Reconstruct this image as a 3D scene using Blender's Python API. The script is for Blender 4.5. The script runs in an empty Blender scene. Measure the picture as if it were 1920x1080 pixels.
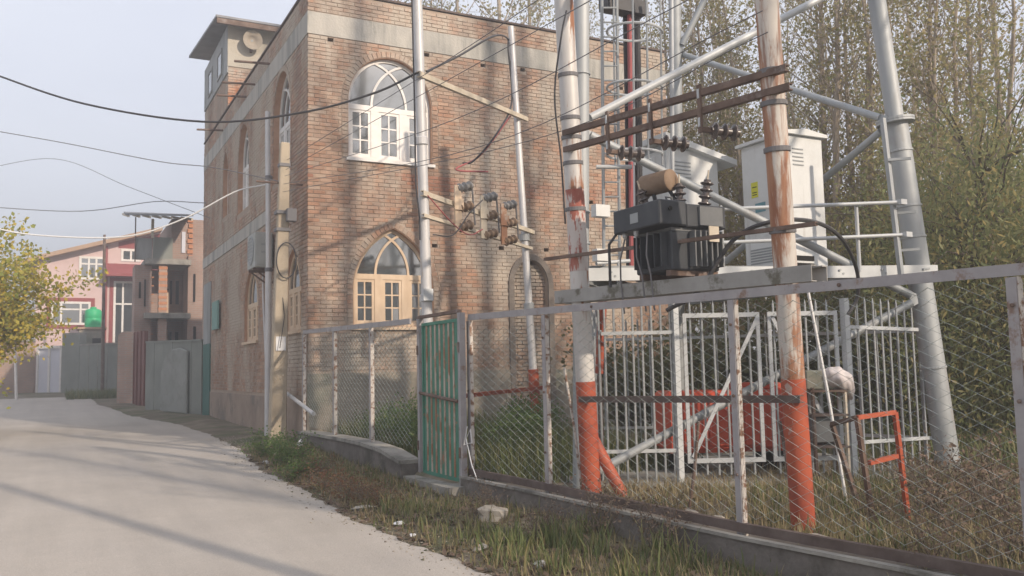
import bpy, bmesh, math, random
import numpy as np
from mathutils import Vector, Matrix
random.seed(7); rng = np.random.default_rng(7)
SC = bpy.context.scene
COL = SC.collection
# ------------------------------------------------------------------ camera
F = 1650.0
CAMH = 1.65
_slope, _hy, _lx = -0.021, 690.0, 96.0
_n = np.array([-_slope, 1.0, -(_hy-540)/F]); _n /= np.linalg.norm(_n); _up = -_n
_yd = np.array([_lx-960, (_hy-540)+_slope*(_lx-960), F]); _yd /= np.linalg.norm(_yd)
_xd = np.cross(_yd, _up)
MW = np.array([_xd, _yd, _up])          # world = MW @ camera(x right, y down, z forward)
CC = np.array([0, 0, CAMH])
cam_d = bpy.data.cameras.new('camera'); cam = bpy.data.objects.new('camera', cam_d); COL.objects.link(cam)
cam_d.sensor_width = 36; cam_d.lens = 36*F/1920; cam_d.clip_start = 0.05; cam_d.clip_end = 3000
_m = Matrix(((MW[0,0], -MW[0,1], -MW[0,2], 0), (MW[1,0], -MW[1,1], -MW[1,2], 0), (MW[2,0], -MW[2,1], -MW[2,2], CAMH), (0,0,0,1)))
cam.matrix_world = _m
SC.camera = cam
# ------------------------------------------------------------------ sky, sun, exposure
SUN_AZ = math.atan2(0.33, -0.944)       # direction towards the sun, from +Y clockwise
SUN_EL = math.radians(25)
W = bpy.data.worlds.new('World'); SC.world = W; W.use_nodes = True
nt = W.node_tree; nt.nodes.clear()
o_ = nt.nodes.new('ShaderNodeOutputWorld'); bg = nt.nodes.new('ShaderNodeBackground')
sky = nt.nodes.new('ShaderNodeTexSky'); sky.sky_type = 'NISHITA'; sky.sun_disc = False
sky.sun_elevation = SUN_EL; sky.sun_rotation = SUN_AZ
sky.air_density = 1.0; sky.dust_density = 3.5; sky.ozone_density = 2.0; sky.altitude = 1500
hz_ = nt.nodes.new('ShaderNodeMix'); hz_.data_type = 'RGBA'; hz_.inputs[0].default_value = 0.8
hz_.inputs[7].default_value = (7.6, 7.8, 8.5, 1)    # high thin overcast veil over the clear sky
cn_ = nt.nodes.new('ShaderNodeTexNoise'); cn_.inputs['Scale'].default_value = 1.6; cn_.inputs['Detail'].default_value = 5; tcw = nt.nodes.new('ShaderNodeTexCoord'); mpw = nt.nodes.new('ShaderNodeMapping'); mpw.inputs['Scale'].default_value = (1,1,2.6)
nt.links.new(tcw.outputs['Generated'], mpw.inputs[0]); nt.links.new(mpw.outputs[0], cn_.inputs['Vector'])
crw = nt.nodes.new('ShaderNodeValToRGB'); crw.color_ramp.elements[0].position = .3; crw.color_ramp.elements[1].position = .7; crw.color_ramp.elements[0].color = (5.5,5.75,6.6,1); crw.color_ramp.elements[1].color = (6.7,6.9,7.5,1); nt.links.new(cn_.outputs[0], crw.inputs[0]); nt.links.new(crw.outputs[0], hz_.inputs[7])
nt.links.new(sky.outputs[0], hz_.inputs[6]); nt.links.new(hz_.outputs[2], bg.inputs[0])
bg.inputs[1].default_value = 0.115
nt.links.new(bg.outputs[0], o_.inputs[0])
sun_d = bpy.data.lights.new('sun', 'SUN'); sun_d.energy = 3.9; sun_d.angle = math.radians(1.0); sun_d.color = (1.0, 0.85, 0.69)
sun = bpy.data.objects.new('sun', sun_d); COL.objects.link(sun)
_sd = Vector((math.sin(SUN_AZ)*math.cos(SUN_EL), math.cos(SUN_AZ)*math.cos(SUN_EL), math.sin(SUN_EL)))
sun.rotation_euler = _sd.to_track_quat('Z', 'Y').to_euler(); sun.location = (20, -30, 40)
SC.view_settings.view_transform = 'Standard'; SC.view_settings.look = 'None'
SC.view_settings.exposure = 0.62; SC.view_settings.gamma = 1.0; SC.view_settings.use_curve_mapping = False
SC.cycles.max_bounces = 6; SC.cycles.transparent_max_bounces = 6
# ------------------------------------------------------------------ measuring helpers (photo pixel -> world point at a known plane or distance)
def ray(px, py): return MW @ np.array([(px-960)/F, (py-540)/F, 1.0])
def hZ(px, py, z): d = ray(px, py); return CC + d*((z-CAMH)/d[2])
def hY(px, py, Y): d = ray(px, py); return CC + d*(Y/d[1])
def hX(px, py, X): d = ray(px, py); return CC + d*(X/d[0])
def hD(px, py, D): return CC + ray(px, py)*D
# ------------------------------------------------------------------ materials
def rgb(c): return (c[0], c[1], c[2], 1)
def mat(name, c1, c2=None, rough=0.8, metal=0.0, scale=4.0, bump=0.0, bscale=40.0, c3=None, s3=2.0, t3=(0.5, 0.6), stretch=(1,1,1), spec=0.3, world=False, attr=False, detail=5, c4=None, st4=(3,3,.25), t4=(.55,.75), a4=.6):
    m = bpy.data.materials.new(name); m.use_nodes = True; t = m.node_tree; N = t.nodes; L = t.links
    b = N['Principled BSDF']; b.inputs['Roughness'].default_value = rough; b.inputs['Metallic'].default_value = metal
    b.inputs['Specular IOR Level'].default_value = spec
    if world: src = N.new('ShaderNodeNewGeometry').outputs['Position']
    else: src = N.new('ShaderNodeTexCoord').outputs['Object']
    mp = N.new('ShaderNodeMapping'); mp.inputs['Scale'].default_value = stretch; L.new(src, mp.inputs[0])
    cur = None
    if attr:
        a = N.new('ShaderNodeAttribute'); a.attribute_name = 'col'; cur = a.outputs['Color']
    if c2 is not None:
        n = N.new('ShaderNodeTexNoise'); n.inputs['Scale'].default_value = scale; n.inputs['Detail'].default_value = detail; n.inputs['Roughness'].default_value = 0.65
        L.new(mp.outputs[0], n.inputs['Vector'])
        r = N.new('ShaderNodeValToRGB'); r.color_ramp.elements[0].position = 0.34; r.color_ramp.elements[1].position = 0.66
        r.color_ramp.elements[0].color = rgb(c1); r.color_ramp.elements[1].color = rgb(c2); L.new(n.outputs[0], r.inputs[0])
        if cur is None: cur = r.outputs[0]
        else:
            mx = N.new('ShaderNodeMix'); mx.data_type = 'RGBA'; mx.blend_type = 'MULTIPLY'; mx.inputs[0].default_value = 1
            L.new(cur, mx.inputs[6]); L.new(r.outputs[0], mx.inputs[7]); cur = mx.outputs[2]
    if c3 is not None:
        n = N.new('ShaderNodeTexNoise'); n.inputs['Scale'].default_value = s3; n.inputs['Detail'].default_value = 8; n.inputs['Roughness'].default_value = 0.7
        ad = N.new('ShaderNodeVectorMath'); ad.operation = 'ADD'; ad.inputs[1].default_value = (13.7, 5.1, 2.3); L.new(mp.outputs[0], ad.inputs[0]); L.new(ad.outputs[0], n.inputs['Vector'])
        mr = N.new('ShaderNodeMapRange'); mr.inputs[1].default_value = t3[0]; mr.inputs[2].default_value = t3[1]; L.new(n.outputs[0], mr.inputs[0])
        mx = N.new('ShaderNodeMix'); mx.data_type = 'RGBA'; L.new(mr.outputs[0], mx.inputs[0])
        if cur is None: mx.inputs[6].default_value = rgb(c1)
        else: L.new(cur, mx.inputs[6])
        mx.inputs[7].default_value = rgb(c3); cur = mx.outputs[2]
        if metal > 0:
            mm = N.new('ShaderNodeMapRange'); mm.inputs[1].default_value = 0; mm.inputs[2].default_value = 1; mm.inputs[3].default_value = metal; mm.inputs[4].default_value = 0
            L.new(mr.outputs[0], mm.inputs[0]); L.new(mm.outputs[0], b.inputs['Metallic'])
    if c4 is not None:      # vertical run-off streaks; on the brick they also paint in shadow streaks
        mp4 = N.new('ShaderNodeMapping'); mp4.inputs['Scale'].default_value = st4; L.new(src, mp4.inputs[0])
        n = N.new('ShaderNodeTexNoise'); n.inputs['Scale'].default_value = 1.0; n.inputs['Detail'].default_value = 6; n.inputs['Roughness'].default_value = .6; L.new(mp4.outputs[0], n.inputs['Vector'])
        mr = N.new('ShaderNodeMapRange'); mr.inputs[1].default_value = t4[0]; mr.inputs[2].default_value = t4[1]; mr.inputs[4].default_value = a4; L.new(n.outputs[0], mr.inputs[0])
        mx = N.new('ShaderNodeMix'); mx.data_type = 'RGBA'; L.new(mr.outputs[0], mx.inputs[0]); L.new(cur, mx.inputs[6]); mx.inputs[7].default_value = rgb(c4); cur = mx.outputs[2]
    if cur is None: b.inputs['Base Color'].default_value = rgb(c1)
    else: L.new(cur, b.inputs['Base Color'])
    if bump > 0:
        n = N.new('ShaderNodeTexNoise'); n.inputs['Scale'].default_value = bscale; n.inputs['Detail'].default_value = 4; L.new(src, n.inputs['Vector'])
        bp = N.new('ShaderNodeBump'); bp.inputs['Strength'].default_value = bump; bp.inputs['Distance'].default_value = 0.02
        L.new(n.outputs[0], bp.inputs['Height']); L.new(bp.outputs[0], b.inputs['Normal'])
    return m
def leaf_mat(name, cols, trans=0.35, rough=0.6):
    m = bpy.data.materials.new(name); m.use_nodes = True; t = m.node_tree; N = t.nodes; L = t.links; N.clear()
    out = N.new('ShaderNodeOutputMaterial'); g = N.new('ShaderNodeNewGeometry'); r = N.new('ShaderNodeValToRGB'); e = r.color_ramp.elements
    r.color_ramp.interpolation = 'LINEAR'
    while len(e) < len(cols): e.new(0.5)
    for i, c in enumerate(cols): e[i].position = i/(len(cols)-1); e[i].color = rgb(c)
    L.new(g.outputs['Random Per Island'], r.inputs[0])
    d = N.new('ShaderNodeBsdfPrincipled'); d.inputs['Roughness'].default_value = rough; d.inputs['Specular IOR Level'].default_value = 0.25; L.new(r.outputs[0], d.inputs['Base Color'])
    tr = N.new('ShaderNodeBsdfTranslucent'); L.new(r.outputs[0], tr.inputs[0])
    mx = N.new('ShaderNodeMixShader'); mx.inputs[0].default_value = trans; L.new(d.outputs[0], mx.inputs[1]); L.new(tr.outputs[0], mx.inputs[2]); L.new(mx.outputs[0], out.inputs[0])
    return m
def glass_mat(name, c, rough=0.06):
    m = bpy.data.materials.new(name); m.use_nodes = True; t = m.node_tree; b = t.nodes['Principled BSDF']
    b.inputs['Base Color'].default_value = rgb(c); b.inputs['Roughness'].default_value = rough; b.inputs['Specular IOR Level'].default_value = 1.0; b.inputs['IOR'].default_value = 2.2
    n = t.nodes.new('ShaderNodeTexNoise'); n.inputs['Scale'].default_value = 1.3; tc = t.nodes.new('ShaderNodeTexCoord'); t.links.new(tc.outputs['Object'], n.inputs['Vector'])
    bp = t.nodes.new('ShaderNodeBump'); bp.inputs['Strength'].default_value = 0.12; t.links.new(n.outputs[0], bp.inputs['Height']); t.links.new(bp.outputs[0], b.inputs['Normal'])
    return m
def brick_tex_mat(name, c1, c2, mortar, scale=1.0, axes='XZ'):
    # brick pattern for walls too far away to tell the bricks apart
    m = bpy.data.materials.new(name); m.use_nodes = True; t = m.node_tree; N = t.nodes; L = t.links; b = N['Principled BSDF']; b.inputs['Roughness'].default_value = 0.9
    tc = N.new('ShaderNodeTexCoord'); sp = N.new('ShaderNodeSeparateXYZ'); L.new(tc.outputs['Object'], sp.inputs[0])
    ad = N.new('ShaderNodeMath'); L.new(sp.outputs[0], ad.inputs[0]); L.new(sp.outputs[1], ad.inputs[1]); cb = N.new('ShaderNodeCombineXYZ'); L.new(ad.outputs[0], cb.inputs[0]); L.new(sp.outputs[2], cb.inputs[1])
    br = N.new('ShaderNodeTexBrick'); br.inputs['Color1'].default_value = rgb(c1); br.inputs['Color2'].default_value = rgb(c2); br.inputs['Mortar'].default_value = rgb(mortar)
    br.inputs['Scale'].default_value = scale; br.inputs['Mortar Size'].default_value = 0.012; br.inputs['Brick Width'].default_value = 0.24; br.inputs['Row Height'].default_value = 0.085; br.inputs['Bias'].default_value = 0
    L.new(cb.outputs[0], br.inputs['Vector'])
    n = N.new('ShaderNodeTexNoise'); n.inputs['Scale'].default_value = 0.9; n.inputs['Detail'].default_value = 6; L.new(tc.outputs['Object'], n.inputs['Vector'])
    mr = N.new('ShaderNodeMapRange'); mr.inputs[1].default_value = .3; mr.inputs[2].default_value = .7; mr.inputs[3].default_value = .7; mr.inputs[4].default_value = 1.15; L.new(n.outputs[0], mr.inputs[0])
    mx = N.new('ShaderNodeMix'); mx.data_type = 'RGBA'; mx.blend_type = 'MULTIPLY'; mx.inputs[0].default_value = 1; L.new(br.outputs[0], mx.inputs[6]); L.new(mr.outputs[0], mx.inputs[7]); L.new(mx.outputs[2], b.inputs['Base Color'])
    return m
M = {}
M['brick'] = mat('brick', (0.74,0.73,0.72), (1.15,1.11,1.08), scale=1.1, attr=True, rough=0.9, c3=(0.46,0.395,0.325), s3=0.75, t3=(0.45,0.58), world=True, bump=0.5, bscale=60, stretch=(1,1,0.5), c4=(0.24,0.20,0.17), st4=(1.7,1.7,.16), t4=(.52,.72), a4=.5)  # c4: stain streaks that also imitate grey vertical shadow bands
M['mortar'] = mat('mortar', (0.33,0.255,0.20), (0.41,0.335,0.27), scale=3, rough=0.95, bump=0.4)
M['band'] = mat('band_concrete', (0.34,0.33,0.30), (0.50,0.47,0.42), scale=0.9, rough=0.9, c3=(0.24,0.24,0.22), s3=1.3, t3=(0.54,0.66), stretch=(2.6,2.6,0.35), bump=0.3, bscale=25, c4=(0.15,0.155,0.15), st4=(2.2,2.2,.2), t4=(.5,.7), a4=.8)
M['plaster'] = mat('plinth_plaster', (0.27,0.24,0.195), (0.37,0.32,0.26), scale=1.5, rough=0.95, c3=(0.20,0.20,0.16), s3=1.0, t3=(0.5,0.62), bump=0.4, bscale=18)
M['plaster_brown'] = mat('brown_plaster', (0.27,0.205,0.165), (0.35,0.275,0.22), scale=1.5, rough=0.95, c3=(0.19,0.165,0.14), s3=1.0, t3=(0.5,0.62), bump=0.5, bscale=18)
M['ring'] = mat('arch_ring_render', (0.17,0.145,0.125), (0.25,0.215,0.185), scale=5, rough=0.95, bump=0.4)
M['block'] = mat('pale_blockwork', (0.40,0.37,0.31), (0.48,0.44,0.37), scale=2, rough=0.95, bump=0.5, bscale=20)
M['reveal'] = mat('reveal_brick', (0.38,0.22,0.14), (0.46,0.29,0.20), scale=6, rough=0.9, bump=0.3)
M['white_wood'] = mat('white_window_paint', (0.66,0.63,0.60), (0.76,0.74,0.71), scale=5, rough=0.5)
M['raw_wood'] = mat('unpainted_wood', (0.56,0.42,0.29), (0.66,0.52,0.38), scale=6, rough=0.7, stretch=(1,1,0.3))
M['glass'] = glass_mat('window_glass', (0.055,0.065,0.07))
M['dark'] = mat('dark_interior', (0.02,0.018,0.016), rough=1)
M['concrete'] = mat('weathered_concrete', (0.22,0.21,0.19), (0.36,0.34,0.30), scale=2.5, rough=0.95, c3=(0.13,0.125,0.11), s3=1.6, t3=(0.52,0.66), bump=0.6, bscale=22)
M['wall_dark'] = mat('dark_wall_concrete', (0.12,0.105,0.095), (0.21,0.19,0.17), scale=2.2, rough=0.95, c3=(0.08,0.072,0.06), s3=1.4, t3=(0.52,0.68), bump=0.6, bscale=20)  # darker concrete for the boundary walls, with still darker blotches
M['pole_concrete'] = mat('cream_pole_concrete', (0.38,0.315,0.235), (0.47,0.40,0.305), scale=3, rough=0.9, c3=(0.33,0.29,0.23), s3=3, t3=(0.55,0.7), bump=0.4, stretch=(1,1,.4))
M['road'] = mat('dusty_road', (0.40,0.36,0.315), (0.48,0.435,0.385), scale=0.35, rough=0.92, c3=(0.385,0.35,0.315), s3=0.55, t3=(0.45,0.75), world=True, bump=0.35, bscale=70, detail=9)
def road_mat():
    m = M['road']; t = m.node_tree; N = t.nodes; L = t.links; b = N['Principled BSDF']; cur = b.inputs['Base Color'].links[0].from_socket
    g_ = N.new('ShaderNodeNewGeometry').outputs['Position']
    def noise(sc, stretch, det=6, rough=.6):
        mp = N.new('ShaderNodeMapping'); mp.inputs['Scale'].default_value = stretch; L.new(g_, mp.inputs[0]); n = N.new('ShaderNodeTexNoise'); n.inputs['Scale'].default_value = sc; n.inputs['Detail'].default_value = det; n.inputs['Roughness'].default_value = rough; L.new(mp.outputs[0], n.inputs['Vector']); return n.outputs[0]
    def rng_(s, a, b2, lo, hi): r = N.new('ShaderNodeMapRange'); r.inputs[1].default_value = a; r.inputs[2].default_value = b2; r.inputs[3].default_value = lo; r.inputs[4].default_value = hi; L.new(s, r.inputs[0]); return r.outputs[0]
    def mul(c, f): x = N.new('ShaderNodeMix'); x.data_type = 'RGBA'; x.blend_type = 'MULTIPLY'; x.inputs[0].default_value = 1; L.new(c, x.inputs[6]); L.new(f, x.inputs[7]); return x.outputs[2]
    cur = mul(cur, rng_(noise(90, (1,1,1), 2), .35, .7, .86, 1.08))              # grit
    cur = mul(cur, rng_(noise(.9, (2.2,.12,1), 5), .35, .65, .92, 1.05))         # wheel tracks along the lane
    cur = mul(cur, rng_(noise(3.1, (1,1,1), 8, .75), .62, .72, 1.0, .80))        # dirt spots
    L.new(cur, b.inputs['Base Color'])
road_mat()
M['soil'] = mat('verge_soil', (0.12,0.095,0.07), (0.24,0.20,0.15), scale=1.6, rough=1, c3=(0.09,0.10,0.05), s3=0.8, t3=(0.45,0.62), world=True, bump=0.8, bscale=20, detail=8)
M['galv'] = mat('galvanised_steel', (0.30,0.32,0.33), (0.41,0.425,0.43), rough=0.6, metal=0.35, scale=2.0, c3=(0.33,0.31,0.29), s3=2.5, t3=(0.56,0.72), stretch=(1,1,.3))
M['galv_light'] = mat('pale_galvanised_rail', (0.44,0.46,0.47), (0.54,0.555,0.56), rough=0.5, metal=0.15, scale=3.0)
M['silver_rust'] = mat('silver_paint_rusting', (0.52,0.50,0.48), (0.60,0.58,0.55), rough=0.5, metal=0.15, scale=3, c3=(0.31,0.14,0.075), s3=2.4, t3=(0.55,0.61), stretch=(2.6,2.6,0.28))
M['silver'] = mat('silver_pole_paint', (0.50,0.50,0.51), (0.62,0.61,0.60), rough=0.45, metal=0.2, scale=3, c3=(0.40,0.33,0.26), s3=2.2, t3=(0.60,0.70), stretch=(1.6,1.6,0.35))
M['rusty'] = mat('rusted_pole', (0.27,0.115,0.06), (0.42,0.23,0.14), rough=0.65, scale=5, c3=(0.56,0.52,0.47), s3=2.4, t3=(0.43,0.51), stretch=(2.2,2.2,0.30), c4=(0.24,0.10,0.055), st4=(14,14,1.2), t4=(.52,.62), a4=.75)
M['red_peel'] = mat('peeling_red_paint', (0.30,0.085,0.06), (0.38,0.15,0.11), rough=0.65, scale=6, c3=(0.53,0.48,0.45), s3=5.0, t3=(0.46,0.50), stretch=(2,2,0.5))
M['orange'] = mat('orange_red_paint', (0.44,0.105,0.05), (0.34,0.075,0.042), rough=0.55, scale=3, c3=(0.20,0.06,0.045), s3=3.0, t3=(0.50,0.70), c4=(0.42,0.33,0.29), st4=(9,9,4), t4=(.66,.70), a4=.9)
M['brown_steel'] = mat('rust_brown_channel', (0.10,0.065,0.05), (0.19,0.13,0.10), rough=0.75, scale=4, c3=(0.24,0.20,0.18), s3=3, t3=(0.55,0.65))
M['grey_channel'] = mat('stained_grey_channel', (0.27,0.26,0.24), (0.36,0.35,0.33), rough=0.7, scale=3, c3=(0.13,0.12,0.09), s3=4, t3=(0.56,0.66))
M['fence_grey'] = mat('lilac_grey_paint_and_flange_shade', (0.29,0.275,0.28), (0.36,0.34,0.34), rough=0.65, scale=5, c3=(0.22,0.15,0.115), s3=6, t3=(0.56,0.66))  # rail paint; on the post flanges this grey paints in their shade
M['fence_white'] = mat('peeling_white_angle', (0.50,0.46,0.42), (0.60,0.56,0.51), rough=0.6, scale=6, c3=(0.22,0.125,0.08), s3=14, t3=(0.50,0.58))
M['brown_rail'] = mat('dark_brown_rail', (0.085,0.06,0.05), (0.15,0.115,0.10), rough=0.8, scale=5)
M['wire_mesh'] = mat('green_grey_wire', (0.33,0.37,0.34), (0.43,0.46,0.43), rough=0.5, metal=0.3, scale=5)
M['gate_green'] = mat('green_gate_paint', (0.045,0.17,0.115), (0.075,0.23,0.165), rough=0.6, scale=4, c3=(0.28,0.15,0.09), s3=5, t3=(0.58,0.66))
M['gate_rust'] = mat('bare_rusting_rib', (0.40,0.33,0.26), (0.47,0.40,0.33), rough=0.7, scale=3, c3=(0.30,0.15,0.085), s3=2.2, t3=(0.46,0.56))
M['trafo'] = mat('dark_transformer_paint', (0.035,0.039,0.045), (0.058,0.062,0.068), rough=0.55, scale=4, c3=(0.09,0.08,0.07), s3=5, t3=(0.62,0.75))
M['trafo_grey'] = mat('grey_transformer_panel', (0.12,0.125,0.13), (0.17,0.175,0.175), rough=0.6, scale=5)
M['drum'] = mat('rusty_conservator', (0.20,0.13,0.08), (0.29,0.21,0.15), rough=0.7, scale=5)
M['porcelain'] = mat('brown_porcelain', (0.07,0.055,0.05), (0.11,0.09,0.085), rough=0.25, scale=5, spec=0.6)
M['porcelain_grey'] = mat('grey_porcelain', (0.15,0.15,0.15), (0.22,0.21,0.20), rough=0.25, scale=5, spec=0.6)
M['cabinet'] = mat('pale_grey_cabinet', (0.60,0.61,0.60), (0.67,0.68,0.67), rough=0.55, scale=2, c3=(0.52,0.52,0.50), s3=1.2, t3=(0.5,0.7), c4=(0.42,0.40,0.36), st4=(7,7,.6), t4=(.60,.74), a4=.5)
M['vent'] = mat('cabinet_vent', (0.30,0.315,0.32), rough=0.6)
M['yellow'] = mat('yellow_sticker', (0.62,0.60,0.05), rough=0.5)
M['teal_label'] = mat('teal_plate', (0.12,0.26,0.30), rough=0.5)
M['red_tank'] = mat('red_tank_paint', (0.50,0.075,0.04), (0.57,0.10,0.055), rough=0.5, scale=2)
M['cable'] = mat('black_cable', (0.055,0.053,0.055), rough=0.5)
M['cable_grey'] = mat('grey_cable', (0.16,0.155,0.16), rough=0.6)
M['cable_red'] = mat('red_cable', (0.36,0.10,0.10), rough=0.6)
M['cable_white'] = mat('white_cable', (0.72,0.72,0.71), rough=0.5)
M['arm_wood'] = mat('yellowed_steel_arm', (0.50,0.43,0.33), (0.60,0.53,0.43), rough=0.7, scale=8)
M['cloth'] = mat('pale_cloth', (0.62,0.55,0.53), (0.70,0.64,0.61), rough=0.95, scale=6)
M['ac'] = mat('ac_grey', (0.36,0.37,0.35), (0.43,0.44,0.42), rough=0.6, scale=3)
M['sign_green'] = mat('green_sign', (0.16,0.30,0.27), (0.20,0.35,0.31), rough=0.7, scale=3)
M['dkgreen'] = mat('dark_green_door', (0.03,0.11,0.09), (0.045,0.14,0.12), rough=0.6, scale=3)
M['pink'] = mat('pink_render', (0.60,0.45,0.435), (0.65,0.50,0.48), rough=0.9, scale=0.8, c3=(0.55,0.41,0.395), s3=0.6, t3=(.5,.7))
M['gate_maroon'] = mat('dull_maroon_gate', (0.15,0.06,0.05), (0.20,0.08,0.065), rough=0.7, scale=2)
M['maroon'] = mat('maroon_trim', (0.26,0.07,0.07), (0.32,0.09,0.09), rough=0.8, scale=3)
M['eave'] = mat('brown_eave', (0.36,0.24,0.16), (0.42,0.29,0.20), rough=0.8, scale=3)
M['roof_metal'] = mat('grey_sheet_roof', (0.16,0.165,0.18), (0.24,0.245,0.26), rough=0.6, metal=0.2, scale=2, c3=(0.24,0.17,0.12), s3=1.5, t3=(.62,.75))
M['sheet_grey'] = mat('grey_sheet_wall', (0.27,0.28,0.28), (0.36,0.365,0.36), rough=0.7, scale=1.2, c3=(0.20,0.21,0.20), s3=1.2, t3=(.5,.65), stretch=(2,2,.5))
M['panel_grey'] = mat('dull_grey_panel', (0.24,0.25,0.23), (0.30,0.305,0.285), rough=0.8, scale=1.5, c3=(0.19,0.19,0.17), s3=1.3, t3=(.5,.65))
M['wall_grey'] = mat('grey_render_wall', (0.19,0.20,0.18), (0.25,0.26,0.235), rough=0.9, scale=1.0, c3=(0.19,0.20,0.18), s3=.9, t3=(.5,.65))
M['pale_gate'] = mat('pale_lilac_gate', (0.56,0.57,0.64), (0.62,0.63,0.69), rough=0.6, scale=1)
M['tank_green'] = mat('green_water_tank', (0.03,0.42,0.17), (0.035,0.46,0.20), rough=0.45, scale=3)
M['far_brick'] = brick_tex_mat('far_brick', (0.42,0.26,0.19), (0.35,0.23,0.18), (0.36,0.31,0.27))
M['far_brick_dark'] = brick_tex_mat('far_brick_dark', (0.38,0.25,0.20), (0.32,0.21,0.17), (0.34,0.29,0.26))
M['orange_brick'] = mat('orange_brick', (0.44,0.19,0.10), (0.50,0.25,0.14), rough=0.9, scale=8)
M['bark'] = mat('poplar_bark', (0.24,0.195,0.15), (0.38,0.32,0.25), rough=0.95, scale=5, stretch=(1,1,.25), bump=0.5, bscale=15)
M['bark_dark'] = mat('dark_bark', (0.10,0.08,0.06), (0.17,0.14,0.11), rough=0.95, scale=5, stretch=(1,1,.25))
M['leaf_poplar'] = leaf_mat('poplar_leaves', [(0.20,0.20,0.08),(0.26,0.25,0.10),(0.32,0.29,0.12),(0.40,0.33,0.14),(0.29,0.22,0.13)], trans=.5)
M['leaf_willow'] = leaf_mat('willow_leaves', [(0.19,0.23,0.10),(0.25,0.28,0.12),(0.31,0.32,0.15),(0.36,0.34,0.17),(0.46,0.36,0.15)], trans=.55)
M['leaf_yellow'] = leaf_mat('yellowing_leaves', [(0.22,0.26,0.06),(0.32,0.33,0.07),(0.46,0.40,0.08),(0.62,0.46,0.07),(0.36,0.33,0.09)], trans=.4)
M['leaf_hedge'] = leaf_mat('undergrowth_leaves', [(0.10,0.12,0.05),(0.14,0.15,0.06),(0.18,0.18,0.08),(0.22,0.17,0.09)], trans=.5)
M['leaf_weed'] = leaf_mat('weed_leaves', [(0.08,0.14,0.04),(0.11,0.19,0.055),(0.16,0.23,0.07),(0.20,0.23,0.09)], trans=.45)
M['leaf_red'] = leaf_mat('reddish_weed_leaves', [(0.14,0.07,0.045),(0.20,0.09,0.055),(0.24,0.14,0.07),(0.13,0.10,0.05)], trans=.3)
M['leaf_dry'] = leaf_mat('dry_brown_leaves', [(0.13,0.09,0.065),(0.19,0.13,0.095),(0.26,0.19,0.14),(0.10,0.08,0.05)], trans=.3)
M['grass_green'] = leaf_mat('green_grass', [(0.09,0.125,0.04),(0.13,0.16,0.06),(0.19,0.20,0.08),(0.28,0.24,0.12)], trans=.3)
M['grass_dry'] = leaf_mat('dry_grass', [(0.22,0.17,0.09),(0.30,0.24,0.13),(0.38,0.31,0.19),(0.16,0.15,0.06)], trans=.3)
M['stone'] = mat('pale_stone', (0.34,0.30,0.25), (0.46,0.42,0.36), rough=0.95, scale=5, bump=0.5, bscale=30)
M['litter'] = mat('white_litter', (0.62,0.62,0.63), (0.72,0.72,0.72), rough=0.8, scale=6)
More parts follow.
